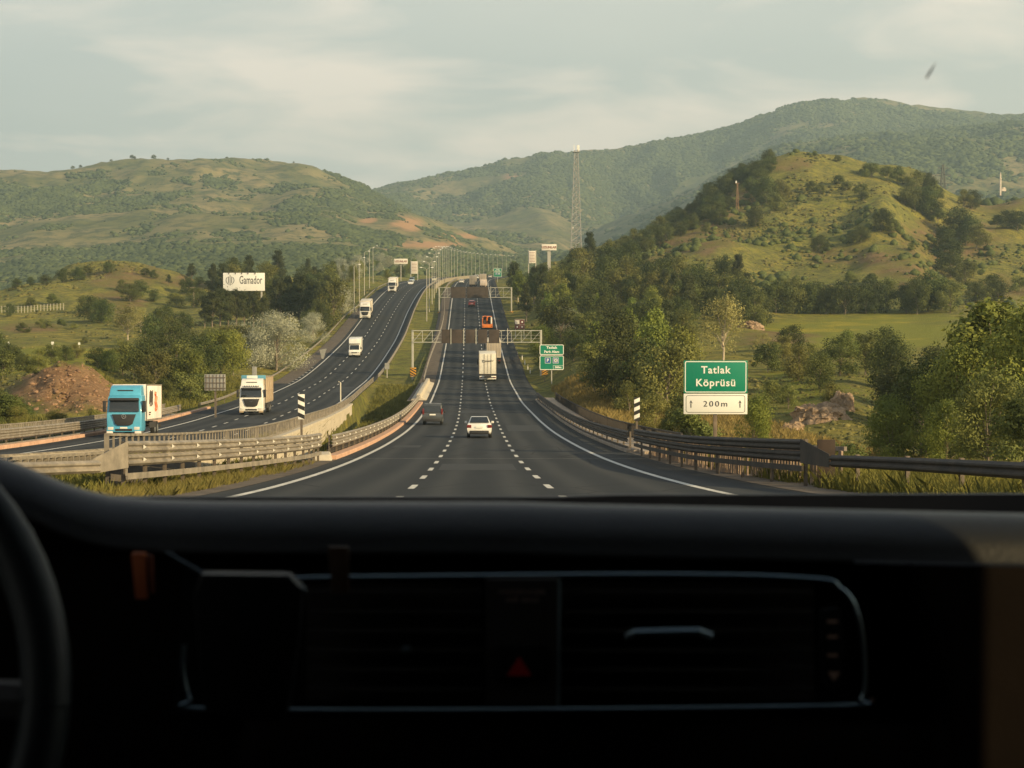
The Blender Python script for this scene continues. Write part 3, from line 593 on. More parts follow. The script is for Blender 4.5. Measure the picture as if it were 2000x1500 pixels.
# passenger side of our carriageway
def or_(D): return 9.9 + 1.5*(1-min(1, max(0, (D-36)/26.)))
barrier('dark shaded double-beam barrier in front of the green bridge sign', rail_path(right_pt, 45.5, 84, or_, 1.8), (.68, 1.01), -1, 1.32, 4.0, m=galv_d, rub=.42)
pr = rail_path(right_pt, 44.5, 83, lambda D: or_(D)+.75, 1.8)
bf = thing('board_fence', 'row of bare upright boards seen under the dark barrier by the bridge sign', 'board fence', pr[0]); cum = 0; b = MB(); k = 0
for a, c in zip(pr, pr[1:]):
    n = 5
    for i in range(n):
        p = a.lerp(c, i/n) - pr[0]; k += 1
        if random.random() < .14: continue
        b.box(p.x, p.y, p.z+.48+random.uniform(-.03, .03), .05, .27, 1.1, rz=math.atan2((c-a).y, (c-a).x)+R(90)+random.uniform(-.08, .08))
b.build('slats', boards, bf)
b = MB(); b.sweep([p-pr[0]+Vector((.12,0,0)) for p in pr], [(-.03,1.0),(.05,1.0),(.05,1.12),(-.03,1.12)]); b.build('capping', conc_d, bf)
ep = MB(); q = right_pt(44.3, or_(44.3)+.4); ep.box(q.x-.1, q.y, q.z+.66, .48, .07, 1.3); tag(ep.build('steel_end_plate', mat('rusty_plate', (.035,.022,.015), .85, var=.4, scale=3), bevel=.01), 'upright dark steel plate closing the high end of the shaded barrier', 'steel plate')
tr = MB(); a = right_pt(45.5, or_(45.5)); c = right_pt(43.0, or_(43.)+.12)
tr.plate([a+Vector((-.1,0,.66)), a+Vector((-.1,0,1.33)), c+Vector((-.1,0,.93)), c+Vector((-.1,0,.58))], .02, (1,0,0)); tag(tr.build('barrier_transition_plate', galv_d), 'dark sloping plate between the high and low shaded beams', 'barrier plate')
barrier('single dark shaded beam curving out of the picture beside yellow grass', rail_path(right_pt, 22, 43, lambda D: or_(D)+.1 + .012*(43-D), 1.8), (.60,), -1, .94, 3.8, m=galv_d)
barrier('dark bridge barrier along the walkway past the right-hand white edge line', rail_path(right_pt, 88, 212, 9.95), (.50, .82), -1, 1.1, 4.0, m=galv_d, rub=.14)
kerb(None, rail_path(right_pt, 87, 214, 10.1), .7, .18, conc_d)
wk = MB(); wk.sweep(rail_path(right_pt, 84, 218, 11.35), [(-.95,-.4),(.95,-.4),(.95,.16),(-.95,.16)]); tag(wk.build('walkway', mat('walkway_slab', (.42,.33,.24), .9, var=.2, scale=1.0)), kind='structure')
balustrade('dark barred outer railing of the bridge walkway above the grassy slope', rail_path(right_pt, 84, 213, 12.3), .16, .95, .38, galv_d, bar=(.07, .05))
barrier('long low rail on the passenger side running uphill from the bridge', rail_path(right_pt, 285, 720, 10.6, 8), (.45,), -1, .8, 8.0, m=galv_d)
# concrete wall of the far median that curves over the hilltop
cw = MB(); cw.sweep(rail_path(lambda D, o: (left_pt(D, 0).lerp(right_pt(D, 0), .5) + Vector((.6, 0, 0))), 560, 1180, 0, 14), [(-.3,-.5),(.3,-.5),(.2,1.1),(-.2,1.1)]); tag(cw.build('median_wall', mat('wall_render', (.34,.29,.21), .9, var=.2, scale=.5)), 'long tan concrete wall curving along the far median under the lamps', 'median wall')

# ---------------------------------------------------------------- street lamps
lampm = mat('lamp_pole', (.50, .47, .40), .5, .3); lamph = mat('lamp_head', (.88, .87, .82), .35)
def lamp_proto(two):
    t = thing('street_lamp', 'x', 'street lamp', group='street lamps beside the motorway')
    H = 13.4; b = MB(); b.tube([(0,0,-.3), (0,0,H)], .115, 8, r2=.07); b.build('pole', lampm, t)
    for s in ((-1, 1) if two else (1,)):
        b = MB(); b.tube([(0,0,H-.1), (.4*s,0,H+.3), (1.2*s,0,H+.5)], .05, 6); b.build('arm', lampm, t)
        b = MB(); b.box(1.45*s, 0, H+.48, .7, .34, .16, tx=.7, ty=.7); b.build('lamp_head', lamph, t, bevel=.03)
    return t
protos = {0: None, 1: None}; used = {}
def put_lamp(p, two, rz, label):
    if protos[two] is None: protos[two] = t = lamp_proto(two)
    else: t = copy_tree(protos[two])
    t.location = p; t.rotation_euler = (0, 0, rz); t['label'] = label; return t
ORD = 'first second third fourth fifth sixth seventh eighth ninth tenth eleventh twelfth thirteenth fourteenth fifteenth sixteenth seventeenth eighteenth nineteenth twentieth'.split()
def ordw(k):
    tens = {20:'twenty',30:'thirty',40:'forty',50:'fifty',60:'sixty',70:'seventy'}; th = {20:'twentieth',30:'thirtieth',40:'fortieth',50:'fiftieth',60:'sixtieth',70:'seventieth'}
    if k <= 20: return ORD[k-1]
    return th[k] if k % 10 == 0 else tens[k//10*10] + '-' + ORD[k % 10 - 1]
for i, (px, D) in enumerate([(833.6, 423), (838.5, 452), (844, 480), (848, 505), (852, 530), (856, 556), (859.5, 582), (865, 612), (869, 640), (873, 668), (877, 700), (882, 740), (887.5, 780), (893.5, 818), (900.6, 850), (906.5, 880), (914, 905), (921.5, 930), (928.6, 955), (937, 980), (945, 1000), (954, 1022), (963, 1045), (971.5, 1065), (981, 1090), (989, 1110), (998, 1135), (1006, 1160)]):
    X = X_of(px, D); put_lamp((X, D, ground(X, D) if D < 560 else rz1(D)-.1), 1, 0, f'tall pale double-headed lamp in the median row, {ordw(i+1)} one up from the nearer gantry')
for i, (px, D) in enumerate([(692, 432), (702, 470), (712, 515), (722, 560), (729, 605)]):
    X = X_of(px, D); put_lamp((X, D, ground(X, D)), 0, 0, f'thin grey lamp on the outer verge of the oncoming road, {ordw(i+1)} one up the slope')

# ---------------------------------------------------------------- overhead gantries
gant = mat('gantry_paint', (.46, .45, .38), .55, .2, var=.1, scale=1); panelm = mat('gantry_panel', (.055, .042, .034), .9, var=.3, scale=.8, dirt=(.075, .056, .045))
def gantry(label, px0, px1, D, ztop, zbot, panels, bars):
    X0, X1 = X_of(px0, D), X_of(px1, D); g0, g1 = ground(X0, D), ground(X1, D)
    t = thing('overhead_gantry', label, 'gantry', (X0, D, 0), group=None); W = X1-X0
    for x, g in ((0, g0), (W, g1)):
        b = MB(); b.box(x, 0, (g-.4+ztop)/2, .36, .36, ztop-g+.4); b.build('post', gant, t, bevel=.02)
    b = MB()
    for y in (-.35, .35):
        for z in (ztop-.1, zbot+.1): b.box(W/2, y, z, W, .11, .12)
    n = 13 if W > 21 else 9; dz = ztop-zbot-.2
    for k in range(n+1):
        x = W*k/n
        for y in (-.35, .35): b.box(x, y, (ztop+zbot)/2, .065, .065, dz)
        if k < n:
            for y in (-.35, .35): b.tube([(x, y, zbot+.1), (x+W/n, y, ztop-.1)], .036, 4)
        b.box(x, 0, ztop-.1, .09, .7, .09)
    for z in (zbot+dz*.35, zbot+dz*.65): b.box(W/2, -.35, z, W, .035, .035)
    b.build('truss', gant, t)
    for a, c in panels:
        xa, xb = X_of(a, D)-X0, X_of(c, D)-X0; b = MB(); b.box((xa+xb)/2, -.50, (ztop+zbot)/2, xb-xa, .08, ztop-zbot+.15); b.build('sign_panel', panelm, t, bevel=.01)
    for a in bars:
        xa = X_of(a, D)-X0; b = MB(); b.box(xa, -.6, (ztop+zbot)/2, .12, .08, ztop-zbot+.5); b.build('hanger', gant, t)
    return t
zt = lambda y, D: float(z_of(y, D))
gantry('nearer overhead gantry with five brown blank panels above the white lorries', 806, 1056.5, 278, zt(644.5, 278), zt(669.5, 278), [(863, 880.3), (882, 904), (909.5, 928.5), (933.5, 952), (954.5, 975.5)], [881, 906, 930, 991.5])
gantry('farther overhead gantry with two wide brown panels above the red car', 858, 999, 448, zt(561, 448), zt(581.5, 448), [(881, 910), (911.5, 954)], [958.5])

# ---------------------------------------------------------------- signs
green = mat('sign_green', (.0, .20, .115), .45, var=.05, scale=2); white = mat('sign_white', (.80, .79, .72), .5); black = mat('sign_black', (.02,.02,.02), .5)
yellow = mat('sign_yellow', (.62, .30, .02), .5); blue = mat('sign_blue', (.02, .10, .32), .45); grey_b = mat('sign_back', (.36, .35, .31), .5, .4, var=.15, scale=2)
def rrect(w, h, r, n=5, cx=0, cz=0):
    return [(cx+sx*(w/2-r)+r*math.cos(R(a0+90*k/n)), cz+sz*(h/2-r)+r*math.sin(R(a0+90*k/n))) for sx, sz, a0 in ((1,1,0),(-1,1,90),(-1,-1,180),(1,-1,270)) for k in range(n+1)]
def board(b, w, h, r, y, t, cx=0, cz=0): b.plate([(x, y, z) for x, z in rrect(w, h, r, cx=cx, cz=cz)], t, (0, 1, 0)); return b
def border(b, w, h, r, th, y, t=.006, cx=0, cz=0):
    A = rrect(w, h, r, cx=cx, cz=cz); B = rrect(w-2*th, h-2*th, max(.01, r-th), cx=cx, cz=cz); n = len(A)
    for i in range(n):
        j = (i+1) % n; b.plate([(A[i][0],y,A[i][1]), (A[j][0],y,A[j][1]), (B[j][0],y,B[j][1]), (B[i][0],y,B[i][1])], t, (0,1,0))
    return b
def arrow(b, x, z, h, w, y, t=.006):
    b.plate([(x-w*.14,y,z-h/2),(x+w*.14,y,z-h/2),(x+w*.14,y,z+h*.1),(x-w*.14,y,z+h*.1)], t, (0,1,0)); b.plate([(x-w/2,y,z+h*.08),(x,y,z+h/2),(x+w/2,y,z+h*.08),(x+w*.0,y,z+h*.2)], t, (0,1,0))
def big_sign():
    D = 84; p = P(1397.5, 756, D); S = D/F
    t = thing('bridge_name_sign', 'green sign over a white distance panel, nearest sign beyond the dark barrier', 'road sign', (p.x, D, p.z), rz=R(-2))
    g = ground(p.x, D); b = MB(); b.box(0, .14, (g-.4-p.z+ (756-712)*S)/2, .19, .16, (756-712)*S-(g-.4-p.z)); b.build('post', mat('sign_post', (.17,.13,.09), .8, var=.3, scale=3), t, bevel=.01)
    W = 124*S; h1 = 64*S; z1 = (756-736)*S; h2 = 40*S; z2 = -(789-756)*S
    b = MB(); b.k = 0; b.box(0, 0, z1, W, .05, h1); gp = b.build('green_panel', green, t, bevel=.012)
    b = MB(); border(b, W*.965, h1*.955, .10, .045, -.034, cz=z1); b.build('border', white, gp)
    text('Tatlak', 14.5*S, white, gp, (.0, -.03, z1+13*S), bold=.010, sx=1.02, sp=1.12); text('Köprüsü', 14.5*S, white, gp, (0, -.03, z1-12*S), bold=.010, sx=1.02, sp=1.12)
    b = MB(); b.box(0, .002, z2, W, .05, h2); wp = b.build('distance_panel', white, t, bevel=.012)
    b = MB(); border(b, W*.93, h2*.84, .12, .022, -.030, cz=z2); b.build('border', black, wp)
    b = MB(); arrow(b, -W*.385, z2, h2*.36, .16, -.032); arrow(b, W*.385, z2, h2*.36, .16, -.032); b.build('arrows', black, wp)
    text('200m', 11.5*S, black, wp, (0, -.03, z2-.2*S), sx=1.12, sp=1.3, bold=-.002)
big_sign()
def park_sign(px, py, w, h, D, label, small=False):
    p = P(px, py, D); S = D/F; g = ground(p.x, D)
    t = thing('rest_area_sign', label, 'road sign', (p.x, D, p.z)); b = MB(); b.box(0, .16, (g-.4-p.z)/2, .16, .12, -(g-.4-p.z)); b.build('post', lampm, t)
    W = w*S; H = h*S; h1 = H*.40; z1 = H*.3; h2 = H*.56; z2 = -H*.21
    b = MB(); board(b, W, h1, .22, 0, .05, cz=z1); u = b.build('name_panel', green, t)
    b = MB(); border(b, W, h1, .22, W*.028, -.012, cz=z1); b.build('border', white, u)
    b = MB(); board(b, W, h2, .22, 0, .05, cz=z2); l_ = b.build('service_panel', green, t)
    b = MB(); border(b, W, h2, .22, W*.028, -.012, cz=z2); b.build('border', white, l_)
    text('Tatlak', H*.095, white, u, (0, -.01, z1+h1*.2), sx=1.15, bold=.02, sp=1.1); text('Park Alanı', H*.09, white, u, (0, -.01, z1-h1*.2), sx=1.1, bold=.02, sp=1.05)
    for x, m_, tx in ((-W*.16, blue, 'P'), (W*.17, white, None)):
        b = MB(); board(b, W*.24, W*.24, .04, -.015, .01, cx=x, cz=z2+h2*.16); q = b.build('symbol_plate', blue, l_)
        b = MB(); border(b, W*.24, W*.24, .04, .05, -.02, cx=x, cz=z2+h2*.16); b.build('border', white, q)
        if tx: text('P', H*.12, white, q, (x, -.02, z2+h2*.16), bold=.02)
        else:
            b = MB(); board(b, W*.15, W*.15, .02, -.024, .006, cx=x, cz=z2+h2*.16); q2 = b.build('white_square', white, q)
            b = MB(); zc = z2+h2*.16; s = W*.055
            for sg in (-1, 1): b.tube([(x-s*sg, -.03, zc-s), (x+s*sg, -.03, zc+s)], W*.010, 4)
            b.build('knife_and_fork', black, q)
    if not small:
        b = MB(); border(b, W*.42, h2*.28, .02, .04, -.016, cx=W*.27, cz=z2-h2*.32); b.build('distance_frame', white, l_); text('500m', H*.07, white, l_, (W*.27, -.01, z2-h2*.32), sx=1.15, bold=.02)
park_sign(1077.5, 698, 47, 50, 252, 'green rest area sign with a blue P and 500m beside the nearer gantry leg')
park_sign(972, 532.5, 15.5, 17, 640, 'small distant green rest area sign beyond the farther gantry', small=True)
def marker(px, py0, py1, w, D, label, c1, c2, n, sl, name='hazard_marker', base=None, gp=None):
    p = P(px, (py0+py1)/2, D); S = D/F; g = ground(p.x, D) if base is None else zt(base, D)
    t = thing(name, label, 'hazard marker', (p.x, D, p.z), group=gp); W = w*S; H = (py1-py0)*S
    b = MB(); b.box(0, .05, (g-.2-p.z)/2+0, .11, .09, -(g-.2-p.z)+.2); b.build('post', post_m, t)
    b = MB(); b.box(0, 0, 0, W, .03, H); pl = b.build('plate', c1, t, bevel=.004); b = MB(); pit = H/n
    for k in range(-1, n+1):                                                      # stripes cut to the plate
        z0 = -H/2 + k*pit; pts = []
        def cl(x, z): return (x, -.02, max(-H/2, min(H/2, z)))
        q = [cl(-W/2, z0+sl*W), cl(W/2, z0), cl(W/2, z0+pit*.5), cl(-W/2, z0+pit*.5+sl*W)]
        if abs(q[0][2]-q[3][2]) + abs(q[1][2]-q[2][2]) > .02: b.plate(q, .006, (0,1,0))
    b.build('stripes', c2, pl)
marker(588.5, 770, 819, 13, 82, 'black and white slanted marker board standing before the bridge wall', white, black, 3, .45, base=853)
marker(1244, 776, 822, 11, 90, 'black and white slanted marker board behind the dark barrier in front of trees', white, black, 3, -.45, base=862)
marker(806.8, 718, 735, 12, 276, 'orange and black striped marker at the foot of the nearer gantry post on the median', yellow, black, 3, .6)
marker(1064, 719, 733, 12, 262, 'orange and black striped marker under the green rest area sign', yellow, black, 3, -.6)
marker(858, 609, 619, 6, 447, 'small yellow and black marker at the farther gantry post on the median', yellow, black, 3, .6)
marker(999.5, 608, 617, 6, 447, 'small yellow and black marker on the verge under the farther gantry', yellow, black, 3, -.6)
def plain_board(name, label, cat, px, py, w, h, D, m, posts=1, pw=.25, base=None, lines=None, lm=None, txt=None, depth=.12):
    p = P(px, py, D); S = D/F; g = ground(p.x, D) if base is None else zt(base, D); t = thing(name, label, cat, (p.x, D, p.z)); W, H = w*S, h*S
    for x in ([0] if posts == 1 else [-W*.42, W*.42] if posts == 2 else [-W*.5-.15, W*.5+.15]):
        b = MB(); top = H/2 + (.3 if posts == 3 else -.1); b.box(x, depth/2+pw/2, (g-.4-p.z+top)/2, pw, pw, top-(g-.4-p.z)); b.build('post', lampm if m is not grey_b else post_m, t)
    b = MB(); b.box(0, 0, 0, W, depth, H); q = b.build('board', m, t, bevel=.02)
    return t, q, W, H
# back of a two-tier sign for the oncoming traffic
t, q, W, H = plain_board('sign_back', 'grey back of a two-tier sign with ribs, beyond the blue lorry', 'road sign', 420, 747, 41, 32, 165, grey_b, posts=1, pw=.18)
b = MB()
for k in range(6): b.box(-W/2+W*(k+.5)/6, -.09, 0, .05, .05, H*.96)
for z in (H*.30, -H*.02, -H*.35): b.box(0, -.13, z, W, .05, .07)
b.build('ribs', post_m, q)
t, q, W, H = plain_board('sign_back', 'small blue-grey sign back half hidden above the lorry with tan cargo', 'road sign', 497, 728, 9, 24, 215, grey_b, pw=.1)
# lay-by nose sign seen from behind
p = P(631, 695, 318); S = 318/F; t = thing('triangular_sign', 'pale triangular board pointing down at the nose of the lay-by', 'road sign', (p.x, 318, p.z)); b = MB(); b.plate([(-7*S,0,12*S),(7*S,0,14*S),(-1*S,0,-13*S)], .06, (0,1,0)); b.build('board', grey_b, t)
b = MB(); b.box(0,.1,-10*S,.12,.12,14*S); b.build('post', lampm, t)
# small sign and bent bar in the median
p = P(756, 715, 262); S = 262/F; t = thing('median_sign', 'narrow grey sign seen edge-on in the median beside the oncoming road', 'road sign', (p.x, 262, p.z)); b = MB(); b.box(0,0,0,9*S,.06,12*S); b.build('board', grey_b, t); b = MB(); b.box(0,.08,-10*S,.14,.12,26*S); b.build('post', lampm, t)
p = P(665, 757, 196); S = 196/F; t = thing('bent_pole', 'short grey pole with a bent head rising from the bridge railing', 'pole', (p.x, 196, p.z)); b = MB(); b.tube([(0,0,-2.0),(0,0,.6),(-.25,0,.72)], .09, 6); b.build('shaft', lampm, t)
# Gamador hoarding
S = 430/F; t, q, W, H = plain_board('billboard', 'white hoarding reading Gamador above the dark pines', 'billboard', 476.5, 550.5, 81, 35, 430, mat('hoarding_white', (.80, .79, .74), .6, var=.06, scale=.4), posts=2, pw=.4, depth=.3)
text('Gamador', 16.2*S, mat('ink', (.05,.045,.04), .6), q, (W*.165, -.16, 3.0*S), sx=.52, ext=.01, bold=.02, sp=1.02)
ink = MATS['ink']; lg = MB(); lx, lz, lr = -W*.33, 3*S, 7.8*S
for a0, a1 in ((-78, 48), (132, 258)):
    lg.tube([(lx+lr*math.cos(R(a)), -.17, lz+lr*math.sin(R(a))*1.02) for a in np.linspace(a0, a1, 20)], .075, 4)
lg.box(lx, -.17, lz, .14, .04, 20*S); lg.box(lx-3*S, -.17, lz+1*S, .16, .04, 12.5*S); lg.box(lx+3*S, -.17, lz+1*S, .16, .04, 12.5*S); lg.build('emblem', ink, q)
text('0850 222 36 26', 1.6*S, mat('ink_pale', (.25,.2,.2), .6), q, (W*.12, -.16, -15.2*S), sx=.9, ext=.005) if False else None
b = MB()
for x in (-.36, -.20, -.05, .10, .27): b.box(W*x, -.22, H*.46, .22, .2, .35)
b.build('lamps', post_m, t)
cream = mat('board_cream', (.78, .72, .62), .55); redink = mat('ink_red', (.30,.14,.10), .6)
def namebox(px, py, w, h, D, label, px_post, base=None, pw=1.0):
    t, q, W, H = plain_board('name_board', label, 'advertising board', px, py, w, h, D, cream, posts=1, pw=pw, depth=.5)
    text('UZUNLAR', H*.36, redink, q, (0, -.27, -.02*H), sx=1.05, ext=.02, bold=.05); S = D/F
namebox(783, 510.5, 26.5, 10, 690, 'cream name board on a slim mast, standing past the crest of the oncoming road', 0, pw=.35)
namebox(1072.5, 483, 29, 12, 560, 'cream name board on a thick mast next to the lattice tower', 0, pw=1.1)
def pricebox(px, py, w, h, D, label):
    t, q, W, H = plain_board('list_board', label, 'advertising board', px, py, w, h, D, cream, posts=3, pw=.35, depth=.3); b = MB()
    for k in range(7): b.box(0, -.17, H*.36-k*H*.12, W*.84, .05, H*.035)
    b.build('lines', redink, q)
pricebox(809, 522.5, 12, 24, 700, 'tall white list board between two poles near the oncoming crest')
pricebox(1039.5, 502, 12.5, 24, 600, 'tall white list board between two poles half hidden by poplars')
t, q, W, H = plain_board('service_sign', 'brown sign with four pale squares between the two gantries', 'road sign', 1015, 633, 20, 20, 372, mat('sign_frame', (.16,.12,.10), .6), posts=2, pw=.15)
for x, z, c in ((-.24,.2,(.62,.58,.52)), (.24,.2,(.12,.035,.03)), (-.24,-.27,(.14,.035,.03)), (.24,-.27,(.12,.035,.03))):
    b = MB(); b.box(W*x, -.09, H*z, W*.42, .04, H*.36); sp_ = b.build('symbol_plate', mat('plate%d'%int(c[0]*100), c, .5), q)
    if c[0] < .5: b = MB(); b.cyl(W*x, -.12, H*z, W*.08, .03, 10, 'Y'); b.build('symbol', white, sp_)
b = MB(); p = P(1012, 641, 372)
# white delineator posts by the verge
dl = None
for i, (px, py, h) in enumerate([(1010.5, 697, 11), (1020, 705, 12), (1025, 714, 9), (1031, 725, 13), (1035.5, 730, 7)]):
    D = locate(px, py, 150, 420) or 260; p = P(px, py, D)
    if dl is None:
        dl = thing('delineator_post', 'x', 'delineator post', group='white delineator posts on the verge'); b = MB(); b.box(0,0,.4,.16,.12,1.0); b.build('shaft', refl, dl, bevel=.02); b = MB(); b.box(0,-.065,.75,.17,.01,.14); b.build('black_band', black, dl)
        o = dl
    else: o = copy_tree(dl)
    o.location = (X_of(px, D), D, ground(X_of(px, D), D)); o['label'] = f'short white post on the verge near the green rest area sign, {ordw(5-i)} from it' if i < 4 else 'short white post on the verge nearest to the green rest area sign'
# white-topped posts on the hillside
for i, (px, py, h, w) in enumerate([(17, 683, 15, 4), (103, 687, 18, 5), (155, 683, 13, 4), (92, 689, 6, 3)]):
    D = locate(px, py, 150, 420) or 300; S = D/F; t = thing('hillside_post', ['thin post with a square white head beside the shaded hollow', 'taller post with a wide white head on the meadow above the brown bank', 'thin post with a small white head near the round bush on the meadow', 'tiny white-topped stub beside the taller white-headed post'][i], 'marker post', (X_of(px, D), D, ground(X_of(px, D), D)))
    b = MB(); b.box(0,0,h*S/2-.3,.09,.09,h*S+.5); b.build('shaft', lampm, t); b = MB(); b.box(0,-.04,h*S-w*S/2,w*S,.08,w*S*1.1); b.build('head', white, t)
# fence on the hillside
ft = thing('wire_fence', 'wire fence with pale posts climbing the grassy hillside', 'fence', (0, 0, 0)); fp = MB(); fp.box(0,0,.8,.13,.13,2.2); fp = fp.mesh('fence_post', mat('fence_concrete', (.5,.46,.36), .9)); pp = []
for k in range(21):
    u = k/20; px = -2 + 127*u; py = 622 - 26*u + 2*math.sin(u*6); D = locate(px, py, 250, 520) or 430; p = Vector((X_of(px, D), D, ground(X_of(px, D), D))); pp.append((p, D))
Dm = np.median([d for _, d in pp])
for i, (p, D) in enumerate(pp):
    px = p.x/D*F+CX; D = float(Dm); p = Vector((X_of(px, D), D, ground(X_of(px, D), D))); pp[i] = (p, D); o = link('fence_post', fp, ft); o.location = p
b = MB()
for z in (.7, 1.2, 1.7):
    for (a, _), (c, _) in zip(pp, pp[1:]): b.tube([a+Vector((0,0,z)), c+Vector((0,0,z))], .02, 3)
b.build('wires', lampm, ft)
# utility pole, minaret, pylon, masts
def util(name, label, cat, px, base, top, D, r, build):
    X = X_of(px, D); g = ground(X, D); t = thing(name, label, cat, (X, D, g)); build(t, zt(top, D)-g); return t
D = locate(379, 600, 200, 520) or 400
util('utility_pole', 'lone wooden pole with a crossarm beside the Gamador pines', 'utility pole', 379, 600, 560, D, .2, lambda t, H: (MB().tube([(0,0,-.4),(0,0,H)], .2, 6, r2=.13).build('pole', mat('old_wood', (.38,.29,.2), .9), t), MB().box(-.4,0,H-.3,1.4,.14,.14).build('crossarm', MATS['old_wood'], t)))
def lattice(t, H, w0, w1, n, r, m, top=True):
    for i, (sx, sy) in enumerate(((-1,-1),(1,-1),(1,1),(-1,1))): b = MB(); b.tube([(sx*w0/2,sy*w0/2,-1),(sx*w1/2,sy*w1/2,H)], r, 4); b.build('leg', m, t)
    b = MB()
    for k in range(n):
        a0, a1 = w0+(w1-w0)*(k/n), w0+(w1-w0)*((k+1)/n); z0, z1 = H*k/n, H*(k+1)/n
        for c0, c1 in (((-1,-1),(1,-1)),((1,-1),(1,1)),((1,1),(-1,1)),((-1,1),(-1,-1))):
            b.tube([(c0[0]*a0/2,c0[1]*a0/2,z0),(c1[0]*a1/2,c1[1]*a1/2,z1)], r*.55, 3); b.tube([(c1[0]*a0/2,c1[1]*a0/2,z0),(c0[0]*a1/2,c0[1]*a1/2,z1)], r*.55, 3); b.tube([(c0[0]*a1/2,c0[1]*a1/2,z1),(c1[0]*a1/2,c1[1]*a1/2,z1)], r*.5, 3)
    b.build('lattice_bracing', m, t)
steel = mat('tower_steel', (.38, .365, .34), .6, .3)
def tower(t, H):
    lattice(t, H-2, 4.3, 1.3, 17, .13, steel); b = MB(); b.box(0,0,H-2.6,2.6,2.6,.2); b.build('platform', steel, t)
    b = MB(); b.box(.7,-.3,H-1.3,.9,.7,2.3); b.build('antenna_housing', white, t, bevel=.05); b = MB(); b.box(-.8,-.3,H-1.0,.25,.25,1.9); b.build('antenna', white, t)
    b = MB(); b.cyl(-1.4,-1.3,12,.45,.3,10,'Y'); b.build('dish', white, t); b = MB(); b.tube([(0,0,0),(0,0,H-3)], .12, 4); b.build('cable_ladder', steel, t)
util('lattice_tower', 'tall pale steel lattice tower with antennas on its top, against the far mountain', 'lattice tower', 1125, 495, 283, 610, .2, tower)
def smallmast(t, H): lattice(t, H, 1.1, .35, 7, .05, mat('rusty_steel', (.30,.17,.10), .8)); MB().box(0,0,H,1.8,.3,.15).build('crossarm', MATS['rusty_steel'], t); MB().box(-.5,0,H+.5,.5,.3,.9).build('antenna', white, t)
D = locate(1438, 415, 400, 800) or 620
util('small_mast', 'short rusty lattice mast on the shaded flank of the round green hill', 'lattice mast', 1439, 415, 358, D, .2, smallmast)
def pylon(t, H):
    lattice(t, H, 4.5, .8, 9, .22, mat('pylon_grey', (.12,.13,.12), .7)); b = MB()
    for z, w in ((H*.62, 11), (H*.78, 9), (H*.93, 6)): b.box(0,0,z,w,.4,.4); b.tube([(-w/2,0,z),(0,0,z+2),(w/2,0,z)], .14, 4)
    b.build('crossarms', MATS['pylon_grey'], t)
util('pylon', 'dark electricity pylon behind the shoulder of the round green hill', 'pylon', 1839, 385, 322, 900, .2, pylon)
stone = mat('minaret_stone', (.74, .62, .50), .7)
def minaret(t, H):
    H = H
    MB().tube([(0,0,-6),(0,0,H*.52)], 0.62, 12).build('shaft', stone, t); MB().tube([(0,0,H*.52),(0,0,H*.56)], 1.0, 12).build('balcony', stone, t); MB().tube([(0,0,H*.56),(0,0,H*.74)], .5, 12).build('upper_shaft', stone, t)
    MB().tube([(0,0,H*.74),(0,0,H)], .6, 12, r2=.05).build('spire', stone, t)
D = 1150; X = X_of(1951, D)
t = thing('minaret', 'slender pink-lit minaret on the far slope beyond the green hill', 'minaret', (X, D, zt(365, D))); minaret(t, zt(336, D)-zt(365, D))
t = thing('mosque', 'small domed building beside the slender minaret', 'building', (X_of(1962, D), D+6, zt(368, D))); MB().box(0,0,-.6,3,3,1.8).build('wall', stone, t); MB().cyl(0,0,.8,1.3,.9,14,'Z').build('dome', stone, t, bevel=.6)
# ---------------------------------------------------------------- trees, bushes, grass
def leafmat(name, c, dirt, rnd=.30, tr=.16):
    return mat(name, c, .75, var=.3, scale=1.4, dirt=dirt, rnd=rnd, spec=.25, trans=tr)
LM = {
 'oak': leafmat('oak_leaf', (.056, .080, .022), (.120, .140, .034)), 'poplar': leafmat('poplar_leaf', (0.143, 0.195, 0.036), (0.260, 0.299, 0.058)),
 'willow': leafmat('light_leaf', (.135, .175, .035), (.25, .27, .050)), 'silver': leafmat('silver_leaf', (.38, .40, .28), (.52, .52, .38), rnd=.08),
 'pine': leafmat('pine_needle', (.044, .060, .022), (.090, .100, .030), rnd=.2, tr=.12), 'bare': leafmat('thin_leaf', (0.247, 0.227, 0.078), (0.351, 0.305, 0.117)),
 'bush': leafmat('bush_leaf', (0.098, 0.127, 0.034), (0.189, 0.208, 0.052)), 'olive': leafmat('olive_leaf', (0.124, 0.143, 0.039), (0.227, 0.227, 0.058)),
}
barkm = mat('bark', (.17, .13, .09), .9, var=.3, scale=8, dirt=(.28, .23, .17)); bark_p = mat('pale_bark', (.42, .35, .25), .85, var=.2, scale=8)
SHAPE = {  # blobs: (count, low, high, width profile), leaves, leaf size, crown start, elongation
 'oak': dict(n=32, lo=.02, w=.50, leaves=9000, ls=.026, el=.9), 'poplar': dict(n=34, lo=.12, w=.27, leaves=9000, ls=.022, el=1.3),
 'willow': dict(n=36, lo=.06, w=.44, leaves=11000, ls=.021, el=1.0), 'silver': dict(n=34, lo=.04, w=.60, leaves=12000, ls=.020, el=.9),
 'pine': dict(n=34, lo=.15, w=.34, leaves=9000, ls=.024, el=1.0), 'bare': dict(n=26, lo=.16, w=.42, leaves=5200, ls=.020, el=1.0),
 'bush': dict(n=20, lo=.0, w=.62, leaves=6000, ls=.036, el=.8), 'olive': dict(n=26, lo=.0, w=.48, leaves=7500, ls=.026, el=.9),
}
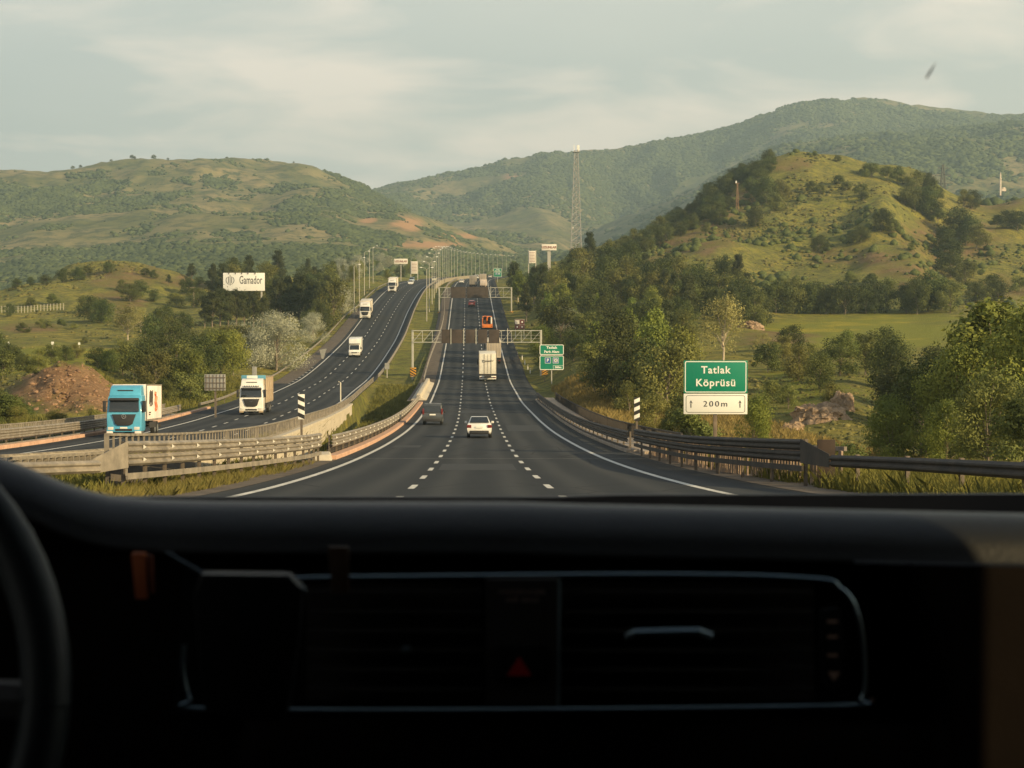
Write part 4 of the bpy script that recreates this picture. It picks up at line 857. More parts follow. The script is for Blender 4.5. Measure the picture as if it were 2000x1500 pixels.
def crown(kind, seed, mul=1.0, lsm=1.0):
    r = np.random.default_rng(seed); S = SHAPE[kind]; n = S['n']
    t = r.random(n)**.85; z = S['lo'] + .08 + (0.90 - S['lo'] - .08) * t
    if kind == 'pine': prof = 1.0 - .78*t
    elif kind == 'poplar': prof = np.sin(np.pi*np.clip(.15+.75*t, 0, 1))
    elif kind in ('bush', 'silver'): prof = np.sqrt(np.clip(1-(t*.95)**2, 0, 1))
    else: prof = np.sin(np.pi*np.clip(.22+.66*t, 0, 1))
    an = r.random(n)*2*np.pi; rad = np.sqrt(r.random(n)) * S['w'] * prof * .78
    c = np.stack([np.cos(an)*rad, np.sin(an)*rad, z], 1); br = (.085 + .10*r.random(n)) * (S['w']/.42) * (.55+.45*prof)
    if kind == 'pine': br *= .85
    N = int(S['leaves']*mul); bi = r.choice(n, N, p=br**2/np.sum(br**2)); d = r.normal(size=(N, 3)); d /= np.linalg.norm(d, axis=1)[:, None]
    lump = 1 + .30*np.sin(d[:,0]*7+bi)*np.sin(d[:,1]*6+bi*2)*np.cos(d[:,2]*5)
    rr = br[bi] * (1 - .55*r.random(N)**2.2) * lump; p = c[bi] + d * (rr * (.8+.4*r.random(n))[bi])[:, None] * np.array([1, 1, S['el']])
    p[:, 2] = np.maximum(p[:, 2], .012*r.random(N))
    # strays that break the outline
    k = r.random(N) < .10; p[k] += r.normal(size=(k.sum(), 3))*.042
    nrm = d + r.normal(size=(N, 3))*.42; nrm /= np.linalg.norm(nrm, axis=1)[:, None]
    a = np.cross(nrm, r.normal(size=(N, 3))); a /= np.linalg.norm(a, axis=1)[:, None]; b = np.cross(nrm, a)
    L = S['ls'] * lsm * (.55 + .9*r.random(N))[:, None]; w = .62 if kind != 'pine' else .4
    V = np.stack([p - a*L*.5, p + b*L*w*.5, p + a*L*.5, p - b*L*w*.5], 1).reshape(-1, 3)
    V = V * np.array([1, 1, 1/max(.5, np.percentile(p[:, 2], 99.5))])
    return V, np.arange(4*N).reshape(-1, 4), c
def limbs(kind, c, seed):
    r = random.Random(seed); b = MB(); top = .62 if kind in ('pine', 'poplar') else .42; R0 = .020 if kind != 'bush' else .012
    b.tube([(0,0,-.05), (r.uniform(-.01,.01), r.uniform(-.01,.01), top*.5), (r.uniform(-.02,.02), r.uniform(-.02,.02), top)], R0, 7, r2=R0*.5)
    for q in list(c)[:14]:
        z0 = min(top*.95, max(.04, q[2]*.45)); m = Vector(q)*.5 + Vector((0,0,z0*.5+.02)); b.tube([(0,0,z0), m, tuple(q)], R0*.42, 5, r2=R0*.1)
    return b
TP = {}
def tree_proto(kind, v, mul=1.0, lsm=1.0):
    V, Q, c = crown(kind, 100+v*7+len(kind)*31, mul, lsm); nm = kind
    cm = np_mesh('crown', V, Q, LM[kind], False); tm = limbs(kind, c, v).mesh('trunk', bark_p if kind in ('bare', 'poplar') else barkm)
    return cm, tm
NAMES = {'oak': 'oak_tree', 'poplar': 'poplar_tree', 'willow': 'leafy_tree', 'silver': 'oleaster_tree', 'pine': 'pine_tree', 'bare': 'thin_tree', 'bush': 'bush', 'olive': 'scrub_tree'}
DESC = {'oak': 'dark round oak', 'poplar': 'slim green poplar', 'willow': 'bright leafy tree', 'silver': 'pale silvery oleaster', 'pine': 'dark pointed pine', 'bare': 'thin-leaved brownish tree', 'bush': 'low green bush', 'olive': 'olive-green scrubby tree'}
PLANTED = []
SUNNY = [(6.1, 252, zt(715, 252)), (-4.6, 287, rz1(287)+1.5), (-4, 320, rz1(320)+2.0), (1.0, 232, rz1(232)+.2)]
AVOID = [(1052,670,1104,750,258),(1333,702,1462,812,90),(985,640,1060,672,285),(1028,474,1090,512,640),(1112,280,1138,478,620),(1236,774,1252,840,95),(436,532,518,562,440),(1003,620,1026,645,380),(958,560,1002,600,455),(766,500,820,536,710),(400,728,442,765,170),(1434,355,1445,405,900),(1555,745,1662,838,126),(70,712,230,785,160)]
def plant(kind, px, D, h, region, wmul=1.0, near=False, desc=None):
    X = X_of(px, D); xr, xl = float(XR(D)[0]), float(XL(D)[0])
    for x0, y0, x1, y1, Db in AVOID:
        yb = float(py_of(D, ground(X, D))); hw = h*wmul*SHAPE[kind]['w']*.62*F/D
        if D < Db and px+hw > x0 and px-hw < x1 and yb > y0 and yb-h*F/D < y1: return None
    for tx, tD, tz in SUNNY:                                                # keeps the low sun on what the photograph shows sunlit
        k = ((X-tx)*sun_v.x + (D-tD)*sun_v.y) / math.hypot(sun_v.x, sun_v.y)
        if k > 0 and abs((X-tx)*sun_v.y - (D-tD)*sun_v.x) / math.hypot(sun_v.x, sun_v.y) < h*.42 + 2 and ground(X, D) + h > tz + k*math.tan(SUN_EL): return None
    if D < 1150 and xl + L_OUT - 2.5 < X < xr + R_OUT + 2.5: return None
    v = random.randrange(3) + (10 if near else 0); key = (kind, v)
    if key not in TP: TP[key] = tree_proto(kind, v, 1.5 if near else .9, 1.0 if near else 1.22)
    cm, tm = TP[key]; e = bpy.data.objects.new(NAMES[kind], None); C.objects.link(e); e.empty_display_size = .1
    e.location = (X, D, ground(X, D) - .08); e.rotation_euler = (random.uniform(-.05,.05), random.uniform(-.05,.05), random.uniform(0, 6.28))
    w = h * wmul * random.uniform(.88, 1.12); e.scale = (w, w, h)
    link('crown', cm, e); link('trunk', tm, e)
    PLANTED.append((region, kind, px, D, h, e, desc)); return e
def inside(poly, x, y):
    c = False; n = len(poly)
    for i in range(n):
        x1, y1 = poly[i]; x2, y2 = poly[i-1]
        if (y1 > y) != (y2 > y) and x < (x2-x1)*(y-y1)/(y2-y1)+x1: c = not c
    return c
def fill(region, poly, n, kinds, h, sep, dmin=40, dmax=1600, wm=1.0, near=False):
    xs = [p[0] for p in poly]; ys = [p[1] for p in poly]; got = []; tries = 0
    while len(got) < n and tries < n*60:
        tries += 1; px, py = random.uniform(min(xs), max(xs)), random.uniform(min(ys), max(ys))
        if not inside(poly, px, py): continue
        D = locate(px, py, dmin, dmax)
        if D is None: continue
        D *= random.uniform(.985, 1.015)
        X = X_of(px, D); hh = random.uniform(*h)
        if any((X-a)**2 + (D-b)**2 < (sep*(hh+c)/2)**2 for a, b, c in got): continue
        kind = random.choices([k for k, _ in kinds], [w for _, w in kinds])[0]
        if kind == 'bush': hh *= .55
        if plant(kind, px, D, hh, region, wm, near) is not None: got.append((X, D, hh))
def one(kind, px, py, hpx, region, wm=1.0, dmin=40, dmax=1600, D=None, near=False, desc=None):
    D = D or locate(px, py, dmin, dmax)
    if D is None: return
    return plant(kind, px, D, hpx*D/F, region, wm, near, desc)
W = 'in the wood beside the downhill lanes'
fill('in the wood below the lattice tower', [(1075,745),(1040,690),(1020,640),(1040,590),(1100,575),(1210,590),(1300,600),(1350,650),(1345,720),(1345,800),(1250,800),(1170,745)], 46, [('oak',5),('olive',2.5),('poplar',3),('willow',1.5),('pine',1.5)], (6,10), .52, 150, 700)
fill('in the upper wood under the tower', [(1005,590),(1000,550),(1040,520),(1120,500),(1190,515),(1260,560),(1240,600),(1100,590),(1040,600)], 30, [('oak',5),('olive',3),('pine',2)], (8,13), .5, 300, 900)
fill('at the foot of the round hill', [(1250,560),(1330,545),(1470,570),(1500,600),(1480,640),(1380,665),(1330,640)], 26, [('oak',5),('olive',3),('pine',3)], (7,11), .5, 250, 700)
for i, (px, py, h) in enumerate([(1012,590,60),(1028,575,65),(1045,585,55),(1004,560,50),(1020,545,45)]): one('poplar', px, py, h, 'beside the lanes under the two cream boards', 1.15, 250, 900)
for a in [(1160,775,110,'olive'),(1205,790,120,'oak'),(1255,800,135,'olive'),(1300,815,150,'olive'),(1190,700,75,'olive'),(1240,720,110,'poplar'),(1285,740,130,'poplar'),(1325,760,120,'willow'),(1120,705,60,'oak'),(1098,650,55,'silver'),(1110,655,50,'silver'),(1090,640,40,'willow')]: one(a[3], a[0], a[1], a[2], 'above the shaded walkway', 1.05, 100, 600)
one('bare', 1412, 710, 135, 'rising behind the green bridge sign', .95, 100, 400, desc='brownish half-bare tree with a pale forked trunk')
one('willow', 1470, 868, 150, 'behind the green bridge sign', .75, D=98, near=True); one('bush', 1350, 865, 95, 'under the bridge sign', 1.3, D=96, near=True); one('oak', 1330, 862, 110, 'under the bridge sign', .8, D=102, near=True)
one('olive', 1275, 850, 95, 'beside the striped board', 1.0, D=112, near=True); one('olive', 1230, 815, 70, 'beside the striped board', 1.0, 90, 300)
# big foliage along the right
for a in [(1960,905,330,'poplar',100,1.5),(1880,905,250,'willow',98,1.0),(2040,910,340,'willow',92,1.0),(1800,900,210,'oak',106,1.0),(1930,930,190,'olive',74,1.1),(1740,890,150,'willow',98,.95),(1690,890,110,'bush',92,1.1),(1850,925,140,'willow',78,1.0),(2010,935,170,'bush',66,1.0),(1660,860,120,'oak',124,.9),(1900,800,190,'willow',150,1.0),(1990,790,210,'poplar',150,1.3),(1780,790,130,'oak',160,1.1),(1640,880,70,'bush',88,1.4),(1560,885,60,'bush',80,1.4),(2080,960,200,'olive',58,1.0),(1835,760,120,'oak',175,1.1)]:
    one(a[3], a[0], a[1], a[2], 'in the thicket by the end plate', a[5], D=a[4], near=True)
for a in [(1545,690,55,'oak'),(1560,745,70,'olive'),(1600,760,75,'oak'),(1640,735,80,'oak'),(1690,735,85,'olive'),(1725,720,80,'oak'),(1500,730,60,'bush'),(1580,720,50,'olive'),(1660,700,55,'willow'),(1735,760,100,'oak'),(1540,800,50,'olive'),(1490,690,40,'bare'),(1530,700,45,'olive'),(1625,800,55,'olive'),(1510,790,45,'bush')]: one(a[3], a[0], a[1], a[2], 'below the yellow field', 1.1, 110, 330)
for i, px in enumerate([1515,1532,1552,1572,1590,1612,1628,1650,1672,1690,1708,1728,1770,1790]): one(['oak','oak','olive'][i % 3], px, 612+random.uniform(-3,4), random.uniform(48,72), 'in the row behind the yellow field', 1.1, 300, 560)
for a in [(1812,608,75,'oak'),(1838,606,60,'oak'),(1855,612,62,'olive'),(1905,590,40,'oak'),(1795,610,50,'willow'),(1920,590,34,'bush')]: one(a[3], a[0], a[1], a[2], 'at the far end of the yellow field', 1.2, 300, 650)
one('bare', 1962, 0, 200, 'in front of the thicket', .8, D=96, near=True, desc='pale-branched half-bare tree')
# on the round hill
hs = 'on the round green hill'
for a in [(1495,398,52,'oak'),(1520,392,40,'olive'),(1475,445,40,'oak'),(1598,497,36,'oak'),(1470,395,30,'bush'),(1510,415,35,'bush'),(1508,590,22,'willow'),(1447,600,20,'bush'),(1680,475,34,'oak'),(1665,478,26,'bush'),(1720,455,45,'oak'),(1745,465,30,'bush'),(1840,492,48,'oak'),(1855,510,45,'oak'),(1830,440,30,'bush'),(1870,470,65,'oak'),(1885,480,55,'oak'),(1905,490,50,'olive'),(1800,420,50,'oak'),(1785,415,45,'olive'),(1765,405,35,'bush'),(1815,430,40,'oak'),
          (1700,350,30,'bush'),(1690,345,24,'bush'),(1730,358,30,'bush'),(1750,362,34,'oak'),(1785,375,40,'olive'),(1805,380,36,'oak'),(1820,385,30,'bush'),(1830,390,24,'oak'),(1585,375,22,'bush'),(1600,380,20,'bush'),(1635,365,22,'bush'),(1650,378,20,'bush'),(1680,388,26,'bush'),(1685,395,18,'bush'),(1510,320,12,'bush'),(1590,306,10,'bush'),(1632,318,14,'bush'),
          (1880,405,34,'olive'),(1895,410,38,'oak'),(1945,392,30,'olive'),(1965,450,36,'oak'),(1985,455,40,'oak'),(1945,445,25,'bush'),(1855,545,55,'oak'),(1885,560,50,'olive'),(1935,580,45,'oak'),(1950,590,40,'oak'),(1900,545,30,'bush'),(1990,570,30,'bush'),(1660,560,28,'bush'),(1700,560,26,'bush'),(1640,585,24,'bush'),(1780,490,16,'bush'),(1720,420,12,'bush')]:
    one(a[3], a[0], a[1], a[2], hs, 1.25, 380, 1000)
for px, py in [(1190,492),(1205,484),(1222,478),(1238,472),(1255,462),(1272,455),(1288,448),(1300,442),(1316,434),(1330,424),(1345,414),(1358,406),(1372,396),(1384,388),(1398,378),(1410,368),(1425,358),(1440,348),(1455,344),(1470,338),(1485,334),(1500,328),(1240,490),(1270,478),(1300,466),(1325,452),(1350,440),(1375,424),(1395,412),(1415,400),(1435,388),(1450,375),(1465,365),(1480,356),(1215,500),(1405,430),(1380,450),(1430,425)]:
    one(random.choice(['oak','oak','oak','olive']), px, py+8, random.uniform(22,34), 'on the shaded hill flank', 1.2, 450, 900)
fill('on the dark forested hill flank', [(1185,505),(1260,470),(1350,415),(1440,350),(1500,325),(1490,360),(1440,400),(1380,440),(1300,480),(1230,515)], 60, [('oak',1)], (4,6.5), .55, 450, 900, wm=1.2)
# left side
fill('in the pine wood behind the billboard', [(398,600),(430,575),(520,560),(600,545),(650,555),(680,600),(660,640),(600,640),(520,610)], 34, [('pine',5),('oak',3),('olive',2)], (8,12.5), .5, 250, 800)
for px, h in ((400,62),(415,70),(430,76),(447,72),(462,74),(478,70),(495,66),(512,60),(530,80),(548,95),(565,100),(585,105),(605,95),(625,90)): one('pine', px, 640, h, 'along the foot of the billboard', 1.1, 250, 520)
for a in [(540,725,115),(572,712,112),(602,695,95),(520,720,70),(612,670,60),(560,735,60),(535,740,45),(500,705,60)]: one('silver', a[0], a[1], a[2], 'beside the oncoming lanes', .95, 150, 420, near=True)
for a in [(655,640,75,'silver'),(670,615,60,'silver'),(640,630,60,'olive'),(680,600,45,'willow'),(625,650,60,'oak'),(605,655,50,'oak')]: one(a[3], a[0], a[1], a[2], 'by the oncoming road lamps', 1.0, 240, 650)
for a in [(300,690,75,'oak'),(335,720,90,'oak'),(280,760,95,'oak'),(305,770,85,'olive'),(345,770,100,'olive'),(375,775,90,'willow'),(395,760,100,'oak'),(430,745,100,'willow'),(455,735,90,'willow'),(475,715,80,'olive'),(240,735,70,'olive'),(262,745,60,'bush'),(330,680,65,'olive'),(365,700,60,'oak'),(250,665,70,'bare'),(275,650,50,'bare'),(410,700,60,'olive'),(440,690,55,'olive'),(465,680,50,'silver'),(370,790,60,'bush'),(400,785,55,'bush'),(320,790,50,'bush'),(360,650,40,'oak'),(320,640,44,'oak')]:
    one(a[3], a[0], a[1], a[2], 'on the slope by the sign back', 1.1, 130, 480)
for a in [(30,838,50,'olive'),(70,842,60,'bush'),(110,845,45,'olive'),(150,838,55,'bush'),(185,835,40,'olive'),(205,835,45,'bush'),(10,840,70,'bush'),(-20,840,80,'oak'),(45,820,34,'oak'),(222,805,40,'olive')]: one(a[3], a[0], a[1], a[2], 'at the foot of the brown bank', 1.2, 100, 190, near=True)
for a in [(20,720,50,'oak'),(45,725,35,'oak'),(75,720,40,'olive'),(100,712,40,'oak'),(130,705,32,'oak'),(150,700,30,'olive'),(60,735,25,'bush'),(190,720,40,'oak'),(215,728,45,'oak'),(5,740,60,'bush'),(-10,700,50,'oak')]: one(a[3], a[0], a[1], a[2], 'along the top of the brown bank', 1.2, 150, 330)
for a in [(185,628,50,'oak'),(200,632,46,'oak'),(170,612,34,'bush'),(255,590,36,'oak'),(275,582,34,'oak'),(240,572,25,'olive'),(215,535,22,'oak'),(155,548,26,'oak'),(125,552,28,'oak'),(170,542,22,'bush'),(330,560,22,'pine'),(365,575,32,'oak'),(385,600,40,'oak'),(375,550,34,'pine'),(400,545,28,'pine'),(60,600,18,'bush'),(105,595,22,'bush'),(20,620,26,'oak'),(80,640,18,'olive'),(92,642,16,'bush'),(145,645,14,'olive'),(120,640,18,'bush'),(165,672,14,'bush'),(240,640,25,'olive'),(300,590,24,'bush'),(345,600,28,'bush'),(330,625,22,'olive'),(10,560,20,'oak'),(35,562,20,'oak'),(60,558,18,'oak'),(90,556,20,'oak'),(45,650,20,'bush'),(285,540,16,'oak'),(300,545,18,'oak'),(390,560,20,'bush')]:
    one(a[3], a[0], a[1], a[2], 'on the grassy knoll', 1.25, 200, 900)
fill('on the flat beyond the oncoming bend', [(640,560),(700,550),(830,545),(830,535),(700,520),(640,530)], 22, [('silver',3),('willow',3),('oak',2)], (5,8), .6, 600, 1500)
for px, D in ((640,900),(665,950),(700,1000),(740,1050),(760,900),(785,980),(812,1050),(830,1100)): one('silver', px, 0, 9*F/D, 'on the flat beyond the oncoming bend', 1.1, D=D)
for px, py, h in [(260,322,8),(303,318,9),(145,327,7),(160,330,6),(220,322,5),(265,322,6),(330,319,5),(575,323,4)]: one('oak', px, py+4, h, 'on the flat hilltop skyline', 1.3, D=2480)
one('bush', 520, 860, 26, 'against the cream bridge wall', 2.2, D=86, near=True); one('bush', 560, 858, 22, 'against the cream bridge wall', 2.0, D=90, near=True)
one('bush', 830, 800, 26, 'in the grassy median hollow', 1.0, D=175)
for px, D in ((818,232),(822,250),(846,330),(850,345),(854,352)): plant('bush', px, D, 2.0, 'against the thin median rail', 1.0)
# labels: what it is, where it stands, which one counted from the motorway
from collections import defaultdict
grp = defaultdict(list)
for rec in PLANTED: grp[(rec[0], rec[1])].append(rec)
for (region, kind), L in grp.items():
    L.sort(key=lambda r: abs(r[2] - 900))
    for i, r_ in enumerate(L):
        e = r_[5]; d = r_[6] or DESC[kind]; e['category'] = 'bush' if kind == 'bush' else 'tree'; e['group'] = ('bushes ' if kind == 'bush' else 'trees ') + region
        if len(L) == 1: e['label'] = f'{d} {region}'
        elif i == 0: e['label'] = f'{d} {region}, closest of its kind to the motorway'
        elif i == len(L)-1: e['label'] = f'{d} {region}, farthest from the motorway'
        else: e['label'] = f'{d} {region}, {ordw(i+1)} from the motorway'
        e['label'] = e['label'].replace('closest of its kind to the motorway', 'first from the motorway').replace('farthest out from', 'last from')
print('planted', len(PLANTED), 'bushes', sum(1 for r in PLANTED if r[1] == 'bush'))

# scrub that nobody could count: far woods, low shrubs of the near slopes
ico = bmesh.new(); bmesh.ops.create_icosphere(ico, subdivisions=1, radius=1); IV = np.array([v.co[:] for v in ico.verts]); IF = np.array([[v.index for v in f.verts] for f in ico.faces]); ico.free()
IV[:, 2] = np.maximum(IV[:, 2], -.35)
def scatter(name, label, pts, sizes, m, flat=.75, jit=.34):
    n = len(pts); rs = np.random.default_rng(5); J = 1 + rs.normal(size=(n, len(IV), 1))*jit*.6
    an = rs.random(n)*6.28; c, s = np.cos(an), np.sin(an); V = IV[None]*J; X = V[...,0]*c[:,None]-V[...,1]*s[:,None]; Y = V[...,0]*s[:,None]+V[...,1]*c[:,None]
    V = np.stack([X*sizes[:,None], Y*sizes[:,None], V[...,2]*sizes[:,None]*flat], -1) + pts[:, None, :]
    Fc = IF[None] + (np.arange(n)*len(IV))[:, None, None]
    o = np_mesh(name, V.reshape(-1, 3), Fc.reshape(-1, 3), m); tag(o, label, None, kind='stuff'); return o
def sample(n, mask_fn, zoff=.0, seed=3, flip=None):
    rs = np.random.default_rng(seed); out = []; got = 0
    w = None
    M = mask_fn(np.broadcast_to(GPX[None, :], GZ.shape), GROW, GX, GY); M = M[:-1, :-1]
    # photograph-even density: weight by the area each cell covers in the picture, kept to slopes that face us
    dh = np.maximum(GROW[:-1, :-1] - GROW[1:, :-1], 0.15); A = dh * (GPX[1:] - GPX[:-1])[None, :]; Wt = (M * A).ravel(); Wt /= Wt.sum()
    k = rs.choice(len(Wt), n, p=Wt); j, i = np.divmod(k, GZ.shape[1]-1); u, v = rs.random(n), rs.random(n)
    bl = lambda G: (G[j, i]*(1-u)+G[j, i+1]*u)*(1-v) + (G[j+1, i]*(1-u)+G[j+1, i+1]*u)*v
    return np.stack([bl(GX), bl(GY), bl(GZ)+zoff], 1)
fm = mat('far_foliage', (.060, .090, .042), .95, var=.35, scale=.05, dirt=(.125, .15, .062), spec=.1)
fm2 = mat('scrub_foliage', (.095, .105, .032), .9, var=.4, scale=.12, dirt=(.20, .175, .06), spec=.15)
bare_n = lambda X, Y, s, k: fbm(X/s+k, Y/s+k, 5)
def m_mesa(px, py, X, Y):
    t = bare_n(X, Y, 170, 3)*1.0 + bare_n(X, Y, 45, 8)*.8; topband = sstep(358, 335, py) if False else np.clip((360-py)/25, 0, 1)
    soil = np.exp(-(((px-775)/75)**2+((py-440)/22)**2)) + np.exp(-(((px-820)/100)**2+((py-480)/12)**2))
    return ((Y > 1000) & (Y < 2640) & (px > -150) & (px < 1060)) * np.clip(.24 + t*2.2 + (px > 640)*.45 - topband*.75 - soil*2, .01, 1)**1.5
def m_mtn(px, py, X, Y):
    t = bare_n(X, Y, 520, 1)*1.1 + bare_n(X, Y, 110, 6)*.7; ridge = np.exp(-((py-(430-(px-1000)*.33))/38)**2)*.35
    return ((Y > np.where(px > 1060, 1100, 2640)) & (Y < 4700) & (px > 640) & (px < 2150)) * np.clip(.10 + t*2.4 + (Y < 3200)*.45 - ridge*(px < 1700), .01, 1)**1.5
def m_valley(px, py, X, Y): return ((Y > 800) & (Y < 1500) & (px > -150) & (px < 2150)) * np.clip(.5 + bare_n(X, Y, 90, 4)*1.6 - .8*(np.abs(px-930) < 110), .0, 1)
def road_clear(X, Y): return (X < np.interp(Y, _bD, _bX)+L_OUT-3) | (X > np.interp(Y, _aD, _aX)+R_OUT+3)
p1 = sample(44000, m_mesa, .2, 1); scatter('hill_scrub', 'hazy bluish scrub dotted over the flat-topped hill', p1, 1.3+3.2*rng.random(len(p1))**2.4, fm)
p2 = sample(58000, m_mtn, .3, 2); scatter('mountain_woodland', 'blue-green woodland spread over the far mountain', p2, 2.4+5.2*rng.random(len(p2))**2.2, fm)
p3 = sample(5000, m_valley, .3, 3); p3 = p3[(p3[:,1] > 1250) | road_clear(p3[:,0], p3[:,1])]; scatter('valley_thicket', 'dark thicket filling the valley floor behind the knolls', p3, 1.8+2.4*rng.random(len(p3)), fm)
def m_low(px, py, X, Y):
    t = bare_n(X, Y, 30, 2)*1.3 + bare_n(X, Y, 8, 5)*.6; fld = np.exp(-(((px-1720)/190)**2+((py-648)/32)**2))*2
    return ((Y > 110) & (Y < 860) & (px > -60) & (px < 2060)) * road_clear(X, Y) * np.clip(.08 + t*1.2 - fld, .0, 1)
p4 = sample(9000, m_low, .0, 4); s4 = (.16+.62*rng.random(len(p4))**3) * np.clip(p4[:,1]/380, .5, 1.5)
scatter('low_scrub', 'knee-high scrub scattered over the grassy slopes', p4, s4, fm2)
def m_hill(px, py, X, Y): return ((Y > 440) & (Y < 800) & (px > 1150) & (px < 2060)) * np.clip(.12 + bare_n(X, Y, 26, 12)*1.5, .01, 1)**1.6
p5 = sample(900, m_hill, .1, 8); scatter('hill_shrubs', 'low dark shrubs dotted over the round green hill', p5, .4+1.7*rng.random(len(p5))**2.4, LM['oak'], flat=.9)
def m_bank(px, py, X, Y): return (Y > 148) * (Y < 178) * (px > 50) * (px < 240) * 1.0
p6 = sample(420, m_bank, .0, 9); scatter('bank_rubble', 'reddish rubble strewn on the earth bank behind the blue lorry', p6, .05+.24*rng.random(len(p6))**3, mat('bank_stone', (.20, .115, .065), .95, var=.4, scale=.8, dirt=(.36, .22, .13)), flat=.7, jit=.5)
# grass blades near the road
def grass(name, label, pts, h, m, lean=.35, wd=.018):
    n = len(pts); rs = np.random.default_rng(9); an = rs.random(n)*6.28; w = wd*(.6+rs.random(n)); H = h*(.4+.9*rs.random(n)); d = np.stack([np.cos(an), np.sin(an), np.zeros(n)], 1); l = rs.normal(size=(n, 3))*lean; l[:, 2] = 0
    b0 = pts - d*w[:, None]; b1 = pts + d*w[:, None]; mid = pts + l*H[:, None]*.35 + np.array([0,0,1])*H[:, None]*.6; t = pts + l*H[:, None] + np.array([0,0,1])*H[:, None]
    V = np.stack([b0, b1, mid + d*w[:, None]*.7, t, mid - d*w[:, None]*.7], 1).reshape(-1, 3); Q = np.arange(5*n).reshape(-1, 5)
    tag(np_mesh(name, V, Q, m), label, None, kind='stuff')
gr_y = mat('dry_grass', (.25, .19, .06), .9, var=.4, scale=.7, dirt=(.38, .29, .10), trans=.3, spec=.2); gr_g = mat('green_grass', (.13, .15, .035), .9, var=.4, scale=.5, dirt=(.25, .23, .06), trans=.3, spec=.2)
def band(fn, D0, D1, a, b_, n, seed, clump=1.0):
    rs = np.random.default_rng(seed); D = D0 + (D1-D0)*rs.random(n*3)**1.5; off = a + (b_-a)*rs.random(n*3); X = fn(D) + off; k = fbm(X/1.6+3, D/2.8, 3) > -.35*clump if clump else np.ones(len(D), bool)
    X, D = X[k][:n], D[k][:n]; Z = np.array([ground(x, d) for x, d in zip(X, D)]); rzv = roadz(D)
    return np.stack([X, D, np.where((off[k][:n] < R_OUT) & (off[k][:n] > R_IN) & (fn is XR), rzv, Z)], 1)
grass('dry_grass', 'dry yellow grass growing along the near double-beam barrier', band(XR, 34, 74, -7.9, -5.35, 46000, 1, .5), .50, mat('mixed_grass', (.15, .155, .04), .9, var=.4, scale=.8, dirt=(.30, .25, .08), trans=.3, spec=.2), wd=.010)
grass('median_weeds', 'green and yellow weeds in the median beside the barriers', np.concatenate([band(XR, 34, 84, -13.5, -7.2, 22000, 2), band(XR, 84, 260, -13, -7.2, 30000, 5, 0)]), .6, gr_g, wd=.03)
grass('verge_grass', 'tall shaded grass behind the dark barriers', np.concatenate([band(XR, 26, 85, 11.0, 17, 45000, 3, .6)]), .6, gr_g)
grass('yellow_verge_grass', 'yellow grass on the slope outside the bridge walkway', np.concatenate([band(XR, 84, 240, 13, 30, 52000, 4, 0)]), .75, gr_y, wd=.045)
grass('outer_verge_grass', 'mixed grass behind the outer barrier of the oncoming road', (lambda g: g[~((g[:,1] > 132) & (g[:,1] < 186) & (g[:,0]/g[:,1]*F+CX < 250))])(band(XL, 70, 260, -20, -9.0, 36000, 6, 0)), .8, gr_g, wd=.045)
# rocks
rockm = mat('pale_rock', (.26, .18, .11), .95, var=.4, scale=.9, dirt=(.44, .31, .20), bump=.9, bscale=2.2)
def rock(label, px, py, D, w, h, seed, name='rock_outcrop'):
    bm = bmesh.new(); bmesh.ops.create_icosphere(bm, subdivisions=5, radius=1); co = np.array([v.co[:] for v in bm.verts])
    n = 1 + .32*fbm(co[:,0]*1.6+seed, co[:,2]*1.6+co[:,1]*1.3, 5) + .16*np.abs(fbm(co[:,0]*4+seed, co[:,2]*3+co[:,1]*4, 4)); q_ = 4.5; cc_ = co*n[:, None]; fac = np.floor(cc_*q_ + fbm(cc_[:,0]*2+seed, cc_[:,2]*2, 3)[:, None]*.8)/q_; co = cc_*.62 + fac*.38 + .20*np.stack([fbm(cc_[:,2]*5+seed, cc_[:,0]*5, 4), fbm(cc_[:,0]*5, cc_[:,2]*5+seed, 4), fbm(cc_[:,1]*5, cc_[:,0]*6+seed, 4)], 1)
    for v, c in zip(bm.verts, co): v.co = (c[0]*w/2, c[1]*w*.35, c[2]*h/2)
    me = bpy.data.meshes.new(name); bm.to_mesh(me); bm.free(); me.materials.append(rockm); o = link(name, me); D = locate(px, py + h*.30*F/D, 90, 420) or D; X = X_of(px, D); o.location = (X, D, ground(X, D) - h*.02); tag(o, label, 'rock')
rock('jagged tan rock face poking from bushes behind the half-bare tree', 1465, 627, 225, 5.6, 3.6, 2.0)
rock('pinkish jagged rock face on the bank over the dark barrier', 1603, 795, 122, 5.2, 3.8, 7.0)
rock('upper pinkish rock rib next to the thicket', 1648, 775, 128, 2.4, 3.6, 12.0)
rock('low broken rock at the foot of the bank near the barrier', 1548, 832, 112, 2.2, 2.0, 21.0)
rock('small pale boulder in yellow grass beyond the walkway railing', 1182, 818, 150, 1.9, 1.1, 33.0, 'boulder')
